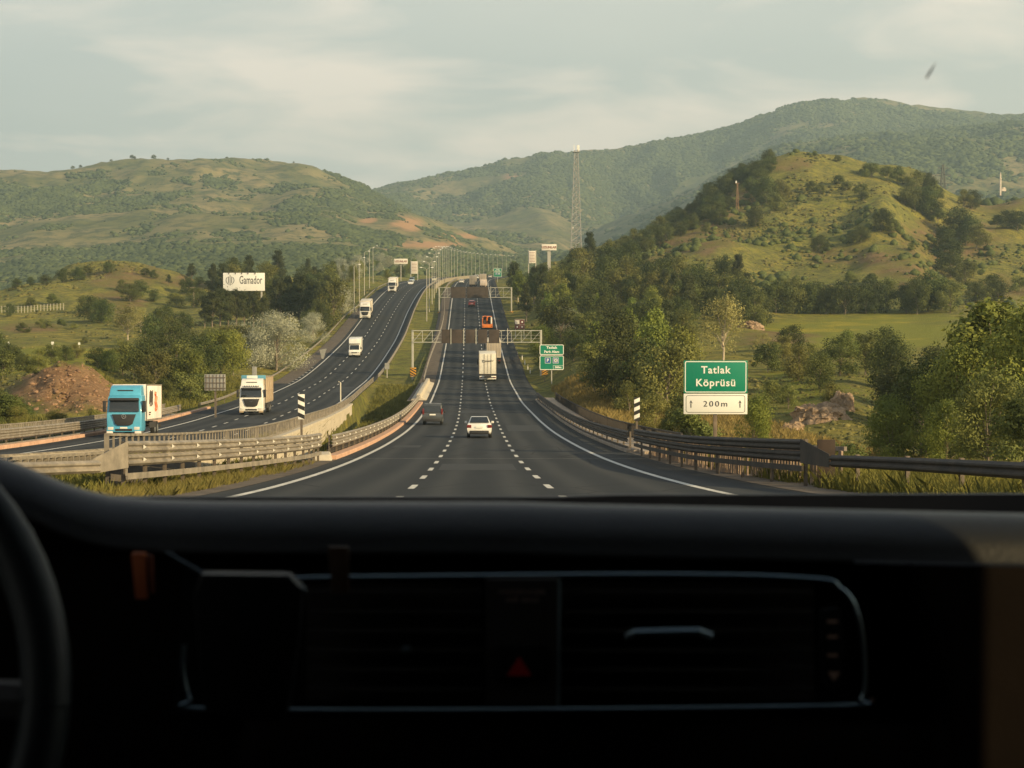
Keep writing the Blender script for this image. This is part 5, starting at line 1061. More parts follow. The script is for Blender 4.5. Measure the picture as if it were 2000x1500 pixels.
# ---------------------------------------------------------------- vehicles (built facing +Y, origin on the road)
def paintm(n, c, rough=.35, coat=.6): return mat(n, c, rough, 0, var=.16, scale=1.3, coat=coat)
glass = mat('vehicle_glass', (.018, .022, .024), .08, spec=.8); tyre = mat('tyre', (.018,.018,.018), .85); rim = mat('wheel_rim', (.45,.45,.44), .4, .7)
redl = mat('tail_light_red', (.16, .016, .013), .3); hl = mat('headlight_glass', (.62,.62,.58), .15); plate_w = mat('number_plate', (.75,.74,.68), .5); trim = mat('black_trim', (.022,.022,.024), .6); under = mat('chassis_dark', (.035,.032,.03), .8)
chrome = mat('chrome', (.7,.7,.7), .15, 1.0)
def wheels(t, xs, ys, r, w, dual=False):
    wb = MB(); wb.cyl(0, 0, 0, r, w, 22); wm = wb.mesh('tyre', tyre, bevel=.02); rb = MB(); rb.cyl(0, 0, 0, r*.58, w+.02, 14); rm = rb.mesh('rim', rim)
    for x in xs:
        for y in ys:
            e = link('wheel', wm, t); e.location = (x, y, r); link('rim', rm, e)
def put(t, fn, D, off, back=False):
    p = fn(D, off, .01); y, pt = yaw_at(lambda d: fn(d, off), D); t.location = p
    t.rotation_euler = Euler((pt, 0, y), 'XYZ') if not back else Euler((-pt, 0, y + math.pi), 'XYZ'); t.rotation_mode = 'XYZ'; return t
def wedge(b, prof): return b.slab(prof)
def car(name, label, body, kind, s=1.0):
    t = thing(name, label, 'van' if kind == 'van' else 'car', s=s); pm = paintm('paint_'+name+str(len(MATS)), body)
    if kind == 'sedan':
        low = [(-2.22,.36,.80),(-2.25,.62,.86),(-2.20,.86,.84),(-2.10,.98,.80),(-1.35,1.02,.80),(1.05,.96,.82),(1.75,.84,.82),(2.12,.70,.78),(2.2,.5,.74),(2.15,.26,.72),(-2.1,.26,.76)]
        cab = [(-1.85,.97,.78),(-1.05,1.40,.58),(-.5,1.45,.57),(.15,1.44,.57),(.5,1.38,.58),(1.25,.94,.76)]; rw = ((-1.80,1.01,.66),(-1.10,1.385,.54)); fw = ((1.18,1.0,.70),(.56,1.365,.54)); H = 1.45
        side = [(-1.45,1.03),(-.95,1.36),(.40,1.36),(.98,1.02)]; tl = (-2.235, .80, .70, .30, .20)
    elif kind == 'van':
        low = [(-2.12,.34,.84),(-2.15,.62,.90),(-2.10,1.05,.90),(1.2,1.04,.90),(1.85,.92,.86),(2.1,.72,.82),(2.15,.5,.80),(2.1,.28,.78),(-2.05,.28,.82)]
        cab = [(-2.08,1.04,.87),(-1.98,1.66,.74),(-1.8,1.80,.72),(.2,1.82,.72),(.55,1.74,.73),(1.45,1.02,.84)]; rw = ((-2.085,1.10,.72),(-2.00,1.62,.63)); fw = ((1.38,1.08,.76),(.62,1.70,.66)); H = 1.82
        side = [(-1.75,1.10),(-1.70,1.62),(.45,1.62),(1.1,1.10)]; tl = (-2.12, 1.15, .80, .14, .50)
    else:
        low = [(-1.95,.34,.80),(-1.98,.62,.85),(-1.92,.98,.84),(1.1,.95,.83),(1.7,.84,.80),(1.98,.66,.76),(2.0,.28,.74),(-1.9,.28,.76)]
        cab = [(-1.90,.96,.80),(-1.55,1.40,.63),(-1.2,1.49,.62),(.2,1.48,.61),(.5,1.42,.62),(1.25,.94,.77)]; rw = ((-1.84,1.02,.68),(-1.60,1.36,.58)); fw = ((1.18,1.0,.70),(.56,1.385,.56)); H = 1.5
        side = [(-1.5,1.03),(-1.3,1.38),(.4,1.38),(1.0,1.02)]; tl = (-1.93, .86, .68, .22, .26)
    b = MB(); b.slab(low); b.build('body', pm, t, bevel=.05, seg=3)
    b = MB(); b.slab(cab); b.build('cabin', pm, t, bevel=.05, seg=3)
    for nm, (a, c), n in (('rear_window', rw, -1), ('windscreen', fw, 1)):
        (y0, z0, h0), (y1, z1, h1) = a, c; nv = Vector((0, n*(z1-z0), abs(y1-y0))).normalized(); o = nv*.03
        b = MB(); b.plate([Vector(p)+o for p in ((-h0,y0,z0),(h0,y0,z0),(h1,y1,z1),(-h1,y1,z1))], .012, nv); b.build(nm, glass, t)
    for sx in (-1, 1):
        hb, ht = cab[0][2]-.0, cab[1][2]; zb, zt_ = cab[0][1], cab[2][1]
        b = MB(); pts = []
        for y, z in side: u = (z-zb)/(zt_-zb); x = sx*(hb+(ht-hb)*min(1,u*1.12)+.012); pts.append((x, y, z))
        b.plate(pts, .02, (sx, 0, .2)); b.build('side_window', glass, t)
    y, z, x, w, h = tl
    for sx in (-1, 1):
        b = MB(); b.box(sx*x, y, z, w, .08, h); b.build('tail_light', redl, t, bevel=.02)
        b = MB(); b.box(sx*.66, low[-3][0]-.03, .66, .3, .1, .16); b.build('headlight', hl, t, bevel=.02)
        b = MB(); b.box(sx*(.93 if kind != 'van' else 1.0), .85, 1.02, .18, .12, .15); b.build('mirror', pm if kind != 'van' else trim, t, bevel=.03)
    b = MB(); b.box(0, low[1][0]-.03, .74 if kind != 'van' else .88, .52, .02, .12); b.build('number_plate', plate_w, t)
    b = MB(); b.box(0, low[0][0]-.0, .40, 1.3, .12, .22); b.build('rear_bumper', trim if kind == 'van' else trim, t, bevel=.03)
    wheels(t, (-.74, .74), (-1.32, 1.32), .32, .20)
    return t
def lorry(name, label, cab_c, box_c, L=7.5, Hb=3.95, oncoming=True, style='tall', s=1.0, low_box=1.15, boxm=None):
    t = thing(name, label, 'lorry', s=s); pm = paintm('cab_'+str(len(MATS)), cab_c, .4); bm_ = boxm or mat('box_'+str(len(MATS)), box_c, .55, var=.16, scale=.9)
    f = 0.0                                                             # front of the cab at y=0, box behind
    prof = [(.0,.42,1.22),(.04,1.2,1.24),(-.02,1.75,1.24),(-.30,2.85,1.20),(-.55,3.05,1.18),(-2.1,3.05,1.20),(-2.1,.55,1.22),(-1.6,.42,1.22)]
    b = MB(); b.slab(prof); cb = b.build('cab', pm, t, bevel=.07, seg=3)
    if style == 'tall':
        b = MB(); b.slab([(-.42,3.0,1.14),(-.75,3.55,1.10),(-1.1,3.75,1.08),(-2.05,3.80,1.10),(-2.05,3.0,1.16)]); b.build('roof_fairing', pm, t, bevel=.06, seg=3)
        b = MB(); b.box(0, -.66, 3.40, 1.1, .12, .08); b.build('roof_slot', trim, t)
    b = MB(); b.plate([(-1.08,.03,1.86),(1.08,.03,1.86),(1.02,-.20,2.72),(-1.02,-.20,2.72)], .05, (0,1,.2)); b.build('windscreen', glass, t, bevel=.015)
    b = MB(); b.plate([(-1.1,-.05,2.66),(1.1,-.05,2.66),(1.04,-.12,2.84),(-1.04,-.12,2.84)], .14, (0,1,.2)); b.build('sun_visor', trim, t, bevel=.02)
    b = MB(); b.plate([(-.86,.05,1.68),(.86,.05,1.68),(.62,.07,.98),(.42,.07,.86),(-.42,.07,.86),(-.62,.07,.98)], .06, (0,1,0)); g = b.build('grille', trim, t, bevel=.02)
    em = MB(); em.tube([(.15*math.cos(a), .14, 1.52+.15*math.sin(a)) for a in np.linspace(0, 6.283, 17)], .022, 4)
    for a in (90, 210, 330): em.tube([(0,.14,1.52), (.15*math.cos(R(a)), .14, 1.52+.15*math.sin(R(a)))], .018, 4)
    em.build('emblem', chrome, g)
    b = MB(); b.box(0, .06, .58, 2.44, .22, .38); bp = b.build('bumper', pm, t, bevel=.06)
    b = MB(); b.box(0, .17, .55, 1.2, .04, .16); b.build('air_intake', trim, bp)
    b = MB(); b.box(0, .19, .70, .52, .02, .12); b.build('number_plate', plate_w, bp)
    for sx in (-1, 1):
        b = MB(); b.box(sx*.93, .14, .66, .40, .10, .22); b.build('headlight', hl, t, bevel=.02)
        b = MB(); b.box(sx*1.42, -.15, 2.25, .22, .16, .80); b.tube([(sx*1.2,-.2,2.6),(sx*1.42,-.15,2.6)], .03, 5); b.build('mirror', trim, t, bevel=.03)
        b = MB(); b.plate([(sx*1.235,-.35,1.80),(sx*1.235,-1.35,1.80),(sx*1.215,-1.35,2.60),(sx*1.215,-.60,2.60)], .02, (sx,0,0)); b.build('side_window', glass, t)
        b = MB(); b.box(sx*1.0, .02, .36, .42, .5, .20); b.build('step', bm_ if cab_c[2] > .3 else trim, t, bevel=.03)
    b = MB(); b.box(0, -2.4-L/2, .85, 1.0, L+1.8, .28); b.build('chassis', under, t)
    b = MB(); b.box(0, -2.45-L/2, (low_box+Hb)/2, 2.52, L, Hb-low_box); bx = b.build('cargo_box', bm_, t, bevel=.03)
    b = MB()
    for sx in (-1, 1):
        b.box(sx*1.25, -2.45-L/2, low_box+.05, .06, L+.02, .12); b.box(sx*1.25, -2.45-L/2, Hb-.05, .06, L+.02, .10)
        for yy in (-2.47, -2.43-L): b.box(sx*1.25, yy, (low_box+Hb)/2, .07, .07, Hb-low_box)
    b.build('edge_frame', MATS.get('galvanised_steel'), bx)
    b = MB(); b.box(0, -2.46-L, (low_box+Hb)/2, .03, .03, Hb-low_box-.2); 
    for x in (-.5, .5): b.box(x, -2.48-L, (low_box+Hb)/2, .04, .05, Hb-low_box-.1)
    b.build('door_rods', MATS.get('galvanised_steel'), bx)
    for sx in (-1, 1): b = MB(); b.box(sx*1.18, -2.4-L*.45, .80, .06, L*.42, .45); b.build('side_guard', under, t)
    wheels(t, (-1.02, 1.02), (-1.05, -2.45-L*.62, -2.45-L*.80), .50, .30)
    b = MB(); b.box(0, -2.5-L, .62, 2.4, .12, .22); rb = b.build('rear_bumper', under, t, bevel=.02)
    for sx in (-1, 1): b = MB(); b.box(sx*1.0, -2.58-L, .64, .34, .04, .14); b.build('tail_light', redl, rb)
    b = MB(); b.box(0, -2.58-L, .64, .52, .02, .13); b.build('number_plate', plate_w, rb)
    return t, bx
# ours, going away
t = car('passenger_van', 'dark grey van in the fast lane beside the reflector barrier', (.055,.060,.062), 'van', 1.04); put(t, right_pt, 148, -2.15)
t = car('parked_car'.replace('parked_', 'white_'), 'white saloon car in the middle lane, nearest vehicle ahead', (.72,.71,.66), 'sedan', 1.03); put(t, right_pt, 117, 1.95)
t, bx = lorry('box_lorry', 'white box lorry with a cursive logo on its doors, in the slow lane', (.72,.70,.64), (.74,.70,.60), L=7.2, Hb=4.1, s=1.12); put(t, right_pt, 279, 4.15)
cur = MATS['ink']; b = MB(); y = -2.45-7.2-.05; b.tube([(-.75,y,3.2),(-.72,y,2.95),(-.6,y,2.82),(-.42,y,2.90),(-.1,y,3.0),(.25,y,2.98),(.6,y,3.04),(.85,y,3.12)], .03, 4); b.tube([(-.75,y,3.2),(-.5,y,3.12)], .03, 4); b.build('swash', cur, bx)
o = text('Logar', .24, cur, bx, (.05, y, 3.13), sx=1.3, bold=.01) if False else None
b = MB()
for i, x in enumerate(np.linspace(-.45, .6, 6)): b.tube([(x-.05,y,3.0),(x+.02,y,3.14),(x+.09,y,3.02)], .025, 4)
b.build('cursive_logo', cur, bx)
b = MB(); b.box(0, y-.02, .62, 2.45, .08, .5); b.build('tail_lift', MATS['sign_white'], t, bevel=.03)
b = MB(); b.box(0, y+.05, 1.02, 2.3, .1, .12); b.build('tail_shadow_gap', under, t)
t, bx = lorry('ribbed_lorry', 'cream ribbed trailer lorry under the nearer gantry, half hidden by the box lorry', (.5,.1,.08), (.66,.58,.46), L=9, Hb=4.0, s=1.08); put(t, right_pt, 318, 5.7)
b = MB(); y = -2.45-9-.04
for x in np.linspace(-1.1, 1.1, 9): b.box(x, y, 2.6, .09, .07, 2.5)
b.build('door_ribs', MATS['box_'+str(0)] if 'box_0' in MATS else mat('rib_shade', (.50,.42,.32), .7), bx)
# orange recovery truck
t = thing('recovery_truck', 'orange lorry with a small crane and gear on its flat bed, above the nearer gantry', 'lorry', s=1.05); put(t, right_pt, 398, 5.5)
org = paintm('orange_paint', (.72,.20,.03)); b = MB(); b.slab([(3.2,.5,1.1),(3.2,1.6,1.1),(2.9,2.55,1.02),(1.5,2.6,1.02),(1.5,.5,1.1)]); b.build('cab', org, t, bevel=.06)
b = MB(); b.box(0,-1.0,.95,2.4,5.0,.35); b.box(0,-3.45,.75,2.4,.12,.75); b.build('flat_bed', org, t, bevel=.03)
for x in (-1.1, 1.1): b = MB(); b.box(x,-1.4,1.75,.12,3.6,1.2); b.build('side_board', org, t, bevel=.02)
b = MB(); b.tube([(-.1,-1.6,1.1),(-.05,-1.8,2.5),(.1,-2.2,2.75)], .16, 6); b.tube([(.1,-2.2,2.75),(-.6,-1.2,2.9)], .12, 6); b.build('crane_arm', org, t)
b = MB(); b.box(-.55,-2.2,1.5,.6,1.0,.8); b.box(.55,-1.6,1.45,.6,1.4,.7); b.box(0,-.2,1.9,1.8,.4,1.4); b.build('machinery', under, t, bevel=.04)
b = MB(); b.box(.95,-3.4,2.05,.34,.1,1.5,tx=.8); b.build('white_panel', MATS['sign_white'], t); b = MB(); b.box(0,-1.0,2.78,2.1,.9,.14); b.build('roof_rack', org, t)
for sx in (-1, 1): b = MB(); b.box(sx*1.0,-3.53,.72,.25,.03,.14); b.build('tail_light', redl, t)
wheels(t, (-1.0, 1.0), (-2.3, 2.3), .46, .3)
t = car('red_car', 'small dark red hatchback in the middle lane between the gantries', (.30,.045,.045), 'hatch', 1.12); put(t, right_pt, 468, 2.0)
t, bx = lorry('curtain_lorry', 'grey-brown box lorry in the middle lane just past the farther gantry', (.42,.38,.33), (.27,.24,.20), L=8.5, Hb=4.0, s=1.0); put(t, right_pt, 566, 2.6)
t, bx = lorry('container_lorry', 'taller tan box lorry overtaken past the farther gantry', (.5,.45,.38), (.40,.34,.27), L=7.5, Hb=4.0, s=1.0); put(t, right_pt, 590, 6.0)
t, bx = lorry('flatbed_lorry', 'pale flat-sided lorry in the slow lane just past the farther gantry', (.6,.5,.42), (.60,.50,.42), L=6, Hb=2.3, s=.95, style='low'); put(t, right_pt, 556, 6.1)
t = car('distant_white_car', 'white car in the fast lane where the road bends', (.74,.73,.68), 'hatch', 1.1); put(t, right_pt, 610, -2.0)
t = thing('white_van', 'white van roof showing behind the lorries on the bend', 'van', s=1.25); t2 = None
C.objects.unlink(t); bpy.data.objects.remove(t)
t = car('distant_van', 'white van showing over the lorries on the bend', (.72,.72,.68), 'van', 1.15); put(t, right_pt, 760, 1.0)
t = car('distant_pale_car', 'pale car farthest up our lanes under the lamps', (.70,.66,.58), 'hatch', 1.1); put(t, right_pt, 830, 5.0)
# oncoming
def lit_text(t, s, h, z, m=None, y=-.2): text(s, h, m or MATS['ink'], t, (0, y, z), rot=(R(90), 0, R(180)), bold=.01)
t, bx = lorry('blue_lorry', 'bright blue lorry with a white box, nearest of the oncoming vehicles', (.08,.36,.54), (.80,.72,.66), L=7.6, Hb=3.85, s=.98); put(t, left_pt, 116, -3.5, True)
rt = mat('faded_red_print', (.72,.22,.12), .6); b = MB(); x = -1.29
# the box side that faces us is its own left side (-X once turned round)
for k, (yy, z0, z1) in enumerate([(-3.6,2.4,3.3),(-3.9,2.2,3.4),(-4.25,2.5,3.35),(-4.6,2.2,3.3),(-5.0,2.3,3.4)]): b.tube([(x,yy,z0),(x,yy-.18,z1)], .05, 4)
b.build('faded_letters', MATS['ink'], bx)
b = MB(); b.tube([(x,-6.3,3.2),(x,-6.7,2.9),(x,-6.4,2.5),(x,-6.8,2.1),(x,-6.5,1.9)], .16, 5); b.build('red_figure_mark', rt, bx)
b = MB(); b.box(x,-3.8,1.75,.03,.9,.08); b.box(x,-3.7,1.6,.03,.6,.08); b.build('small_print', MATS['ink'], bx)
tan = mat('tan_cargo', (.40,.30,.19), .85, var=.3, scale=1.2, dirt=(.50,.39,.26))
t, bx = lorry('tan_cargo_lorry', 'white-cabbed lorry with tan wooden-looking cargo sides on the oncoming bridge', (.76,.74,.68), (.3,.2,.1), L=8.2, Hb=3.95, s=1.0, boxm=tan); put(t, left_pt, 171, .3, True)
b = MB(); b.box(0,-2.40,3.90,2.55,.16,.42); b.build('blue_headboard', mat('board_blue', (.10,.30,.42), .6), t, bevel=.02)
b = MB(); b.box(0,-.98,3.95,1.1,.12,.30); b.build('roof_sign', MATS['sign_white'], t, bevel=.03)
text('ULUSOY', .17, MATS['ink'], t, (0, -.26, 2.96), rot=(R(90), 0, R(180)), bold=.008) if False else None
b = MB()
for x_ in np.linspace(-.7, .7, 7): b.box(x_, -.28, 3.0, .10, .1, .12)
b.build('cab_lettering', MATS['ink'], t)
b = MB()
for yy in (-2.5, -4.6, -6.7, -9.0, -10.6): b.box(-1.29, yy, 2.6, .06, .12, 2.7)
for z in (1.5, 2.5): b.box(-1.30, -6.6, z, .05, 8.1, .07)
b.build('side_stakes', MATS['old_wood'], bx)
def luton():
    t = thing('luton_van', 'small white box van in the middle of the oncoming lanes', 'van', s=1.12); w = paintm('white_gloss', (.78,.76,.70))
    b = MB(); b.slab([(2.9,.35,.95),(2.95,.95,.98),(2.35,1.25,.98),(1.75,2.1,.90),(.9,2.2,.92),(.9,.35,.98)]); b.build('cab', w, t, bevel=.06, seg=3)
    b = MB(); b.box(0,-1.0,2.0,2.15,4.1,2.4); b.slab([(1.0,2.15,1.0),(1.9,2.35,.98),(1.6,3.1,.98),(1.0,3.2,1.0)]); b.build('cargo_box', w, t, bevel=.04)
    b = MB(); b.plate([(-.84,2.36,1.28),(.84,2.36,1.28),(.78,1.80,2.05),(-.78,1.80,2.05)], .03, (0,1,.6)); b.build('windscreen', glass, t)
    b = MB(); b.box(0,2.96,.82,1.0,.06,.16); b.build('grille', trim, t)
    for sx in (-1, 1):
        b = MB(); b.box(sx*.76,2.92,.86,.32,.1,.22); b.build('headlight', hl, t, bevel=.02); b = MB(); b.box(sx*1.12,1.9,1.5,.18,.12,.34); b.build('mirror', trim, t)
        b = MB(); b.plate([(sx*.97,2.1,1.3),(sx*.97,1.0,1.3),(sx*.93,1.0,2.0),(sx*.93,1.7,2.0)], .02, (sx,0,0)); b.build('side_window', glass, t)
    b = MB(); b.box(0,-.6,.6,1.6,5.6,.3); b.build('chassis', under, t); b = MB(); b.box(0,2.98,.5,.5,.03,.12); b.build('number_plate', plate_w, t); wheels(t, (-.85,.85), (-1.9,2.1), .36, .24); return t
t = luton(); put(t, left_pt, 325, 1.4, True)
t, bx = lorry('white_lorry', 'white lorry hugging the outer barrier, second lorry up the oncoming slope', (.76,.73,.67), (.66,.60,.50), L=7.6, Hb=4.0, s=1.12); put(t, left_pt, 425, -2.9, True)
t, bx = lorry('white_high_lorry', 'white lorry nearest the crest of the oncoming lanes', (.77,.74,.68), (.72,.66,.56), L=7.6, Hb=4.0, s=1.08); put(t, left_pt, 528, -1.4, True)
t = car('oncoming_white_car', 'white car behind the topmost lorry of the oncoming lanes', (.76,.75,.70), 'hatch', 1.15); put(t, left_pt, 590, 1.2, True)
t = car('oncoming_blue_car', 'tiny blue and white van peeping past the topmost lorry', (.40,.50,.58), 'van', 1.05); put(t, left_pt, 640, -1.6, True)
t = car('oncoming_pale_car', 'pale yellowish car coming round the oncoming bend by the first lamp', (.60,.56,.42), 'hatch', 1.2); put(t, left_pt, 660, 6.0, True)
# ---------------------------------------------------------------- the car we ride in: one thing, its parts
cp = thing('passenger_car', 'dark interior of the car the picture is taken from, with dashboard and vents', 'car', (0, 0, 0))
soft = mat('dashboard_skin', (.0070, .0080, .0088), .44, var=.15, scale=30, bump=.12, bscale=420, spec=.38); plast = mat('black_plastic', (.026,.024,.023), .6, spec=.2); gloss = mat('piano_black', (.006,.006,.0065), .4, spec=.2)
silver = mat('satin_chrome', (.17,.22,.245), .32, 1.0); leather = mat('wheel_leather', (.010,.013,.014), .5, spec=.25, bump=.05, bscale=400); cloth = mat('roof_lining', (.012,.0115,.011), .9)
def pp(px, py, D): return P(px, py, D)
def prow(pts, x): return float(np.interp(x, [a for a, b in pts], [b for a, b in pts]))
crest = [(-700, 800), (-300, 835), (-150, 860), (0, 893), (60, 915), (110, 938), (160, 956), (217, 969), (303, 976), (433, 979), (1000, 980), (1150, 985), (1500, 992), (2000, 1003), (2700, 1015)]
face_m = mat('sun_tinted_fascia', (.0050, .0034, .0028), .8, var=.15, scale=30, bump=.12, bscale=420, spec=.06)  # brown tint paints warm sunlight onto the black lower face
def dash():
    xs = list(range(-350, 620, 20)) + list(range(620, 1660, 40)) + list(range(1660, 1900, 8)) + list(range(1900, 2560, 40)); rows = []; ye = [1060, 1085, 1110, 1145, 1190, 1240, 1300, 1400, 1500, 1750]; xe = [1640, 1715, 1752, 1783, 1806, 1820, 1829, 1838, 1844, 1850]
    prs = [1046, 1058, 1070, 1082, 1094, 1108, 1122, 1140, 1165, 1200, 1250, 1320, 1385, 1398, 1410, 1425, 1500, 1700]
    for px in xs:
        D = 1.22; c = pp(px, prow(crest, px), D); zc = c.z; k = (px-CX)/F; lim = lambda x: max(-.84, min(.84, x))
        pr = [(1.98, zc*1.98/1.22-.012), (1.75, zc*1.75/1.22-.010), (1.45, zc*1.45/1.22-.007), (1.34, zc*1.34/1.22-.004)]
        pr += [(1.22 + .042*math.cos(a), zc - .036 + .036*math.sin(a)) for a in np.linspace(R(80), R(172), 8)]
        row = [(lim(k*y), y, z) for y, z in pr]; off = prow(crest, px) - 985; ylast, zlast = pr[-1]
        for py in prs:
            e = float(np.interp(py, ye, xe)); rec = 1 - float(sstep(e-26, e+26, np.array(px))); top = float(sstep(1046, 1085, np.array(py))); low = float(sstep(1385, 1425, np.array(py)))
            y = 1.176 + .052*rec*top*(1-.75*low*(1 if px > 480 else 0)); q = pp(px, py + off*(1-top), y); row.append((lim(q.x), q.y, min(q.z, zlast-.003)))
        rows.append(row)
    n = len(rows[0]); V = np.array(rows).reshape(-1, 3); Q = np.array([(i*n+j, (i+1)*n+j, (i+1)*n+j+1, i*n+j+1) for i in range(len(xs)-1) for j in range(n-1)])
    np_mesh('dashboard', V, Q, soft, cp, smooth=True)
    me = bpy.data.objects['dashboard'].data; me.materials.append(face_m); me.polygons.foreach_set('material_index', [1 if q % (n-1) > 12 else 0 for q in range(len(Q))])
dash()
def prism2(name, outline, D, t, m, parent=cp, bevel=0):                        # outline in photograph columns/rows, thickness away from us
    b = MB(); b.plate([pp(x, y, D) for x, y in outline], t, (0, 1, 0)); return b.build(name, m, parent, bevel=bevel)
# right part of the fascia, nearer and lit
# vent housing and chrome frame
fr = [(360,1260),(358,1310),(372,1365),(405,1384),(1000,1386),(1640,1378),(1680,1368),(1690,1330),(1684,1240),(1668,1180),(1640,1148),(1590,1130),(1300,1122),(700,1127),(560,1130)]
def smoothline(pts, k=6):
    P_ = [Vector((a, b)) for a, b in pts]; out = []
    for i in range(len(P_)-1):
        p0, p1, p2, p3 = P_[max(i-1,0)], P_[i], P_[i+1], P_[min(i+2, len(P_)-1)]
        for j in range(k): t = j/k; out.append(.5*((2*p1)+(p2-p0)*t+(2*p0-5*p1+4*p2-p3)*t*t+(3*p1-p0-3*p2+p3)*t**3))
    return out + [P_[-1]]
vent = prism2('vent_housing', [(358,1120),(1600,1116),(1665,1140),(1705,1200),(1712,1390),(340,1395)], 1.212, .02, gloss)
b = MB(); b.tube([pp(v.x, v.y, 1.15) for v in smoothline(fr)], .0015, 8); b.build('chrome_surround', silver, vent)
for (x0, x1, nm) in ((598, 940, 'air_vent'), (1100, 1590, 'air_vent')):
    v = prism2(nm, [(x0,1140),(x1,1140),(x1,1368),(x0,1368)], 1.205, .006, plast, vent); b = MB()
    for k in range(6): p, q = pp(x0, 1160+k*38, 1.165), pp(x1, 1160+k*38, 1.165); b.plate([p, q, q+Vector((0,.03,-.004)), p+Vector((0,.03,-.004))], .0025, (0,0,1))
    b.build('slats', plast, v)
b = MB(); b.tube([pp(1226,1243,1.135), pp(1240,1236,1.13), pp(1365,1233,1.13), pp(1388,1243,1.135)], .0030, 8); b.build('vent_knob', silver, vent)
b = MB(); b.box(*pp(793,1268,1.13), .006, .012, .0035); b.build('vent_knob', silver, vent, bevel=.001)
cc = prism2('centre_panel', [(948,1132),(1090,1132),(1090,1376),(948,1376)], 1.16, .02, plast, vent)
b = MB(); b.tube([pp(1093,1132,1.157), pp(1091,1376,1.157)], .0011, 6); b.build('divider', silver, cc)
dimw = mat('dim_print', (.22,.15,.13), .6)
S1 = 1.158/F
for s_, y in (('PASSENGER', 1157), ('AIR BAG', 1172)):
    p = pp(1020, y, 1.158); text(s_, 9.5*S1, dimw, cc, (p.x, p.y, p.z), ext=.0002, sx=1.35)
hb = prism2('hazard_button', [(972,1262),(1060,1262),(1060,1330),(972,1330)], 1.155, .008, gloss, cc, bevel=.002); b = MB(); b.plate([pp(990,1320,1.1515), pp(1038,1320,1.1515), pp(1014,1283,1.1515)], .001, (0,1,0)); b.build('red_triangle', mat('hazard_red', (.40,.01,.012), .5), hb)
sl = prism2('airflow_slider', [(1604,1192),(1640,1186),(1648,1250),(1644,1340),(1612,1345),(1606,1270)], 1.15, .008, gloss, vent, bevel=.002)
mk = mat('slider_mark', (.30,.19,.14), .5)
for y in (1214, 1244, 1280): b = MB(); p, q = pp(1616, y-2.5, 1.147), pp(1636, y+2.5, 1.147); b.box((p.x+q.x)/2, 1.147, (p.z+q.z)/2, abs(q.x-p.x), .001, abs(q.z-p.z)); b.build('slider_mark', mk, sl)
b = MB(); b.plate([pp(1617,1313,1.147), pp(1641,1313,1.147), pp(1629,1331,1.147)], .001, (0,1,0)); b.build('arrow_mark', mk, sl)
b = MB(); p = pp(1704,1367,1.15); b.tube([(p.x+.0012*math.cos(a), p.y, p.z+.0012*math.sin(a)) for a in np.linspace(0,6.283,13)], .0004, 4); b.build('screw', mk, cp)
# instrument pod, stalk, phone in a cradle on the left
pod = prism2('instrument_pod', [(-400,1020),(240,1050),(345,1080),(352,1500),(-400,1500)], 1.25, .04, plast)
for x0, x1, y0, y1, c in ((256,284,1080,1170,(.32,.09,.035)),(286,297,1084,1160,(.10,.03,.015)),(640,680,1068,1160,(.045,.028,.018))):
    prism2('trim_strip', [(x0,y0),(x1,y0),(x1+3,y1),(x0+8,y1)], 1.14, .004, mat('trim_%d'%x0, c, .5, spec=.1), bevel=.001)  # orange sunlight on these strips is put into their colours
ph = prism2('phone_holder', [(392,1120),(565,1122),(590,1150),(585,1240),(560,1400),(545,1412),(400,1400),(384,1260),(378,1160)], 1.06, .012, gloss, bevel=.003)
b = MB(); b.tube([pp(326,1078,1.12), pp(402,1122,1.08), pp(560,1119,1.08)], .0007, 6); b.tube([pp(580,1140,1.07), pp(592,1158,1.065)], .003, 6); b.build('clip', mat('dark_metal', (.035,.05,.06), .35, 1.0), ph)
# steering wheel: centre out of the picture on the left
sw = MB(); cx_, cz_, Rw = pp(-470, 1330, .95).x, pp(0, 1380, .95).z, 0
Rw = pp(88, 1300, .95).x - cx_; sw.tube([(cx_+Rw*math.cos(a), .95+.05*math.sin(a), cz_+Rw*math.sin(a)) for a in np.linspace(0, 2*math.pi, 65)], .0145, 16, ref=(0,1,0)); st = sw.build('steering_wheel', leather, cp, smooth=True)
b = MB(); b.cyl(cx_, .99, cz_, .07, .05, 20, 'Y'); 
for a in (0, 180, 270): b.tube([(cx_, .98, cz_), (cx_+(Rw-.01)*math.cos(R(a)), .955, cz_+(Rw-.01)*math.sin(R(a)))], .014, 8)
b.build('hub', plast, st)
# windscreen with its lower frit band, pillars, roof, doors, seats' rear wall, floor
prism2('windscreen_trim', [(-800,972),(1080,972),(1200,968),(2000,966),(3200,970),(3200,1010),(-800,1010)], 1.96, .02, plast)
ws = MB(); ws.plate([(-.80,1.95,-.20),(.80,1.95,-.20),(.62,.95,.46),(-.62,.95,.46)], .004, (0,-.55,-.83)); clear = bpy.data.materials.new('clear_glass'); clear.use_nodes = True; _n = clear.node_tree.nodes; _n.remove(_n['Principled BSDF']); _t = _n.new('ShaderNodeBsdfTransparent'); clear.node_tree.links.new(_t.outputs[0], _n['Material Output'].inputs[0])
wso = ws.build('windscreen', clear, cp)
b = MB()
def onws(px, py, o=.006):
    r_ = ray(px, py); d = 1.0; nrm = Vector((0, .66, 1.0)); p0 = Vector((0, 1.95, -.20)); return r_ * (p0.dot(nrm)/r_.dot(nrm)) * (1-o)
b.plate([onws(1807,153), onws(1816,137), onws(1828,121), onws(1820,138), onws(1811,152)], .0006, (0,-.55,-.83)); b.build('smudge', mat('smudge_grey', (.55,.56,.54), .8), wso)
shell = mat('car_paint', (.10,.10,.11), .4)
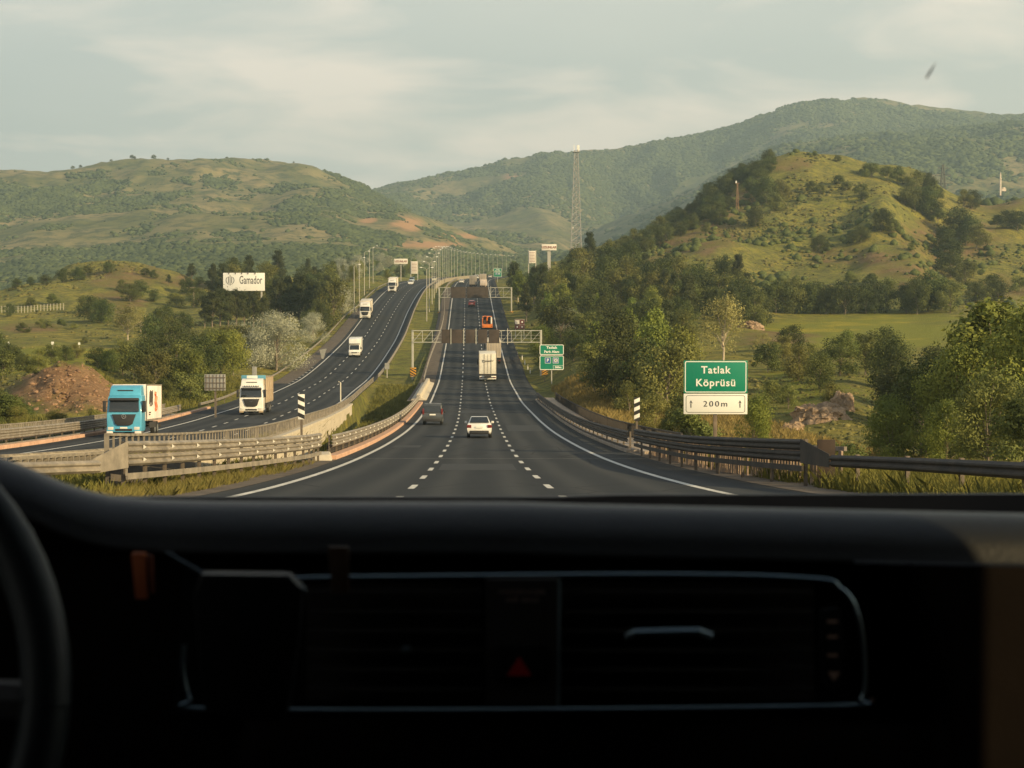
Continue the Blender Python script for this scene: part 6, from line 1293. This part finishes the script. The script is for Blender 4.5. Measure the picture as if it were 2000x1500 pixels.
b = MB(); b.box(0,-.40,.50,1.5,2.75,.05); b.build('roof', cloth, cp, bevel=.015)
for s in (-1, 1):
    b = MB(); b.tube([(s*.82,1.95,-.2),(s*.65,.93,.48)], .035, 8); b.build('windscreen_pillar', cloth, cp)
    b = MB(); b.tube([(s*.84,.0,-.25),(s*.65,.0,.48)], .05, 8); b.tube([(s*.84,-1.3,-.25),(s*.65,-1.4,.48)], .06, 8); b.build('door_pillar', cloth, cp)
    b = MB(); b.box(s*.80,(-.385 if s > 0 else -.55),.15,.08,(2.49 if s > 0 else 2.2),.75); b.build('sun_block_panel', cloth, cp, bevel=.02)  # unseen side panels stretched over the front windows to keep sun off the dash
    b = MB(); b.box(s*.86,.25,-.58,.08,3.5,.94); b.build('door', shell, cp, bevel=.02)
b = MB(); b.box(0,-1.7,-.25,1.7,.1,1.6); b.build('rear_wall', cloth, cp); b = MB(); b.box(0,.3,-1.08,1.7,4.4,.1); b.build('floor_pan', cloth, cp)
b = MB(); b.slab([(1.98,-.95,.80),(1.98,-.30,.80),(2.9,-.42,.76),(3.2,-.60,.70),(3.2,-1.15,.70),(2.0,-1.15,.80)]); b.build('bonnet', shell, cp, bevel=.04)
for s in (-1, 1):
    b = MB(); b.box(s*.38,-.15,-.55,.48,.14,.70,rx=-.2); b.box(s*.38,.12,-.86,.48,.5,.16); b.build('seat', cloth, cp, bevel=.04)
wheels(cp, (-.78,.78), (2.45,-.95), .33, .2)
for w in [o for o in cp.children if o.name.startswith('wheel')]: w.location.z = rz1(w.location.y) + .33
# ---------------------------------------------------------------- haze
hz = MB(); hz.box(300, 2700, 330, 8200, 6000, 780); hm = bpy.data.materials.new('haze'); hm.use_nodes = True
_n = hm.node_tree.nodes; _n.remove(_n['Principled BSDF']); _v = _n.new('ShaderNodeVolumePrincipled'); _v.inputs['Density'].default_value = HAZE
_v.inputs['Color'].default_value = (.66, .88, .96, 1); _v.inputs['Anisotropy'].default_value = .25
hm.node_tree.links.new(_v.outputs[0], _n['Material Output'].inputs['Volume'])
tag(hz.build('haze', hm), kind='stuff')
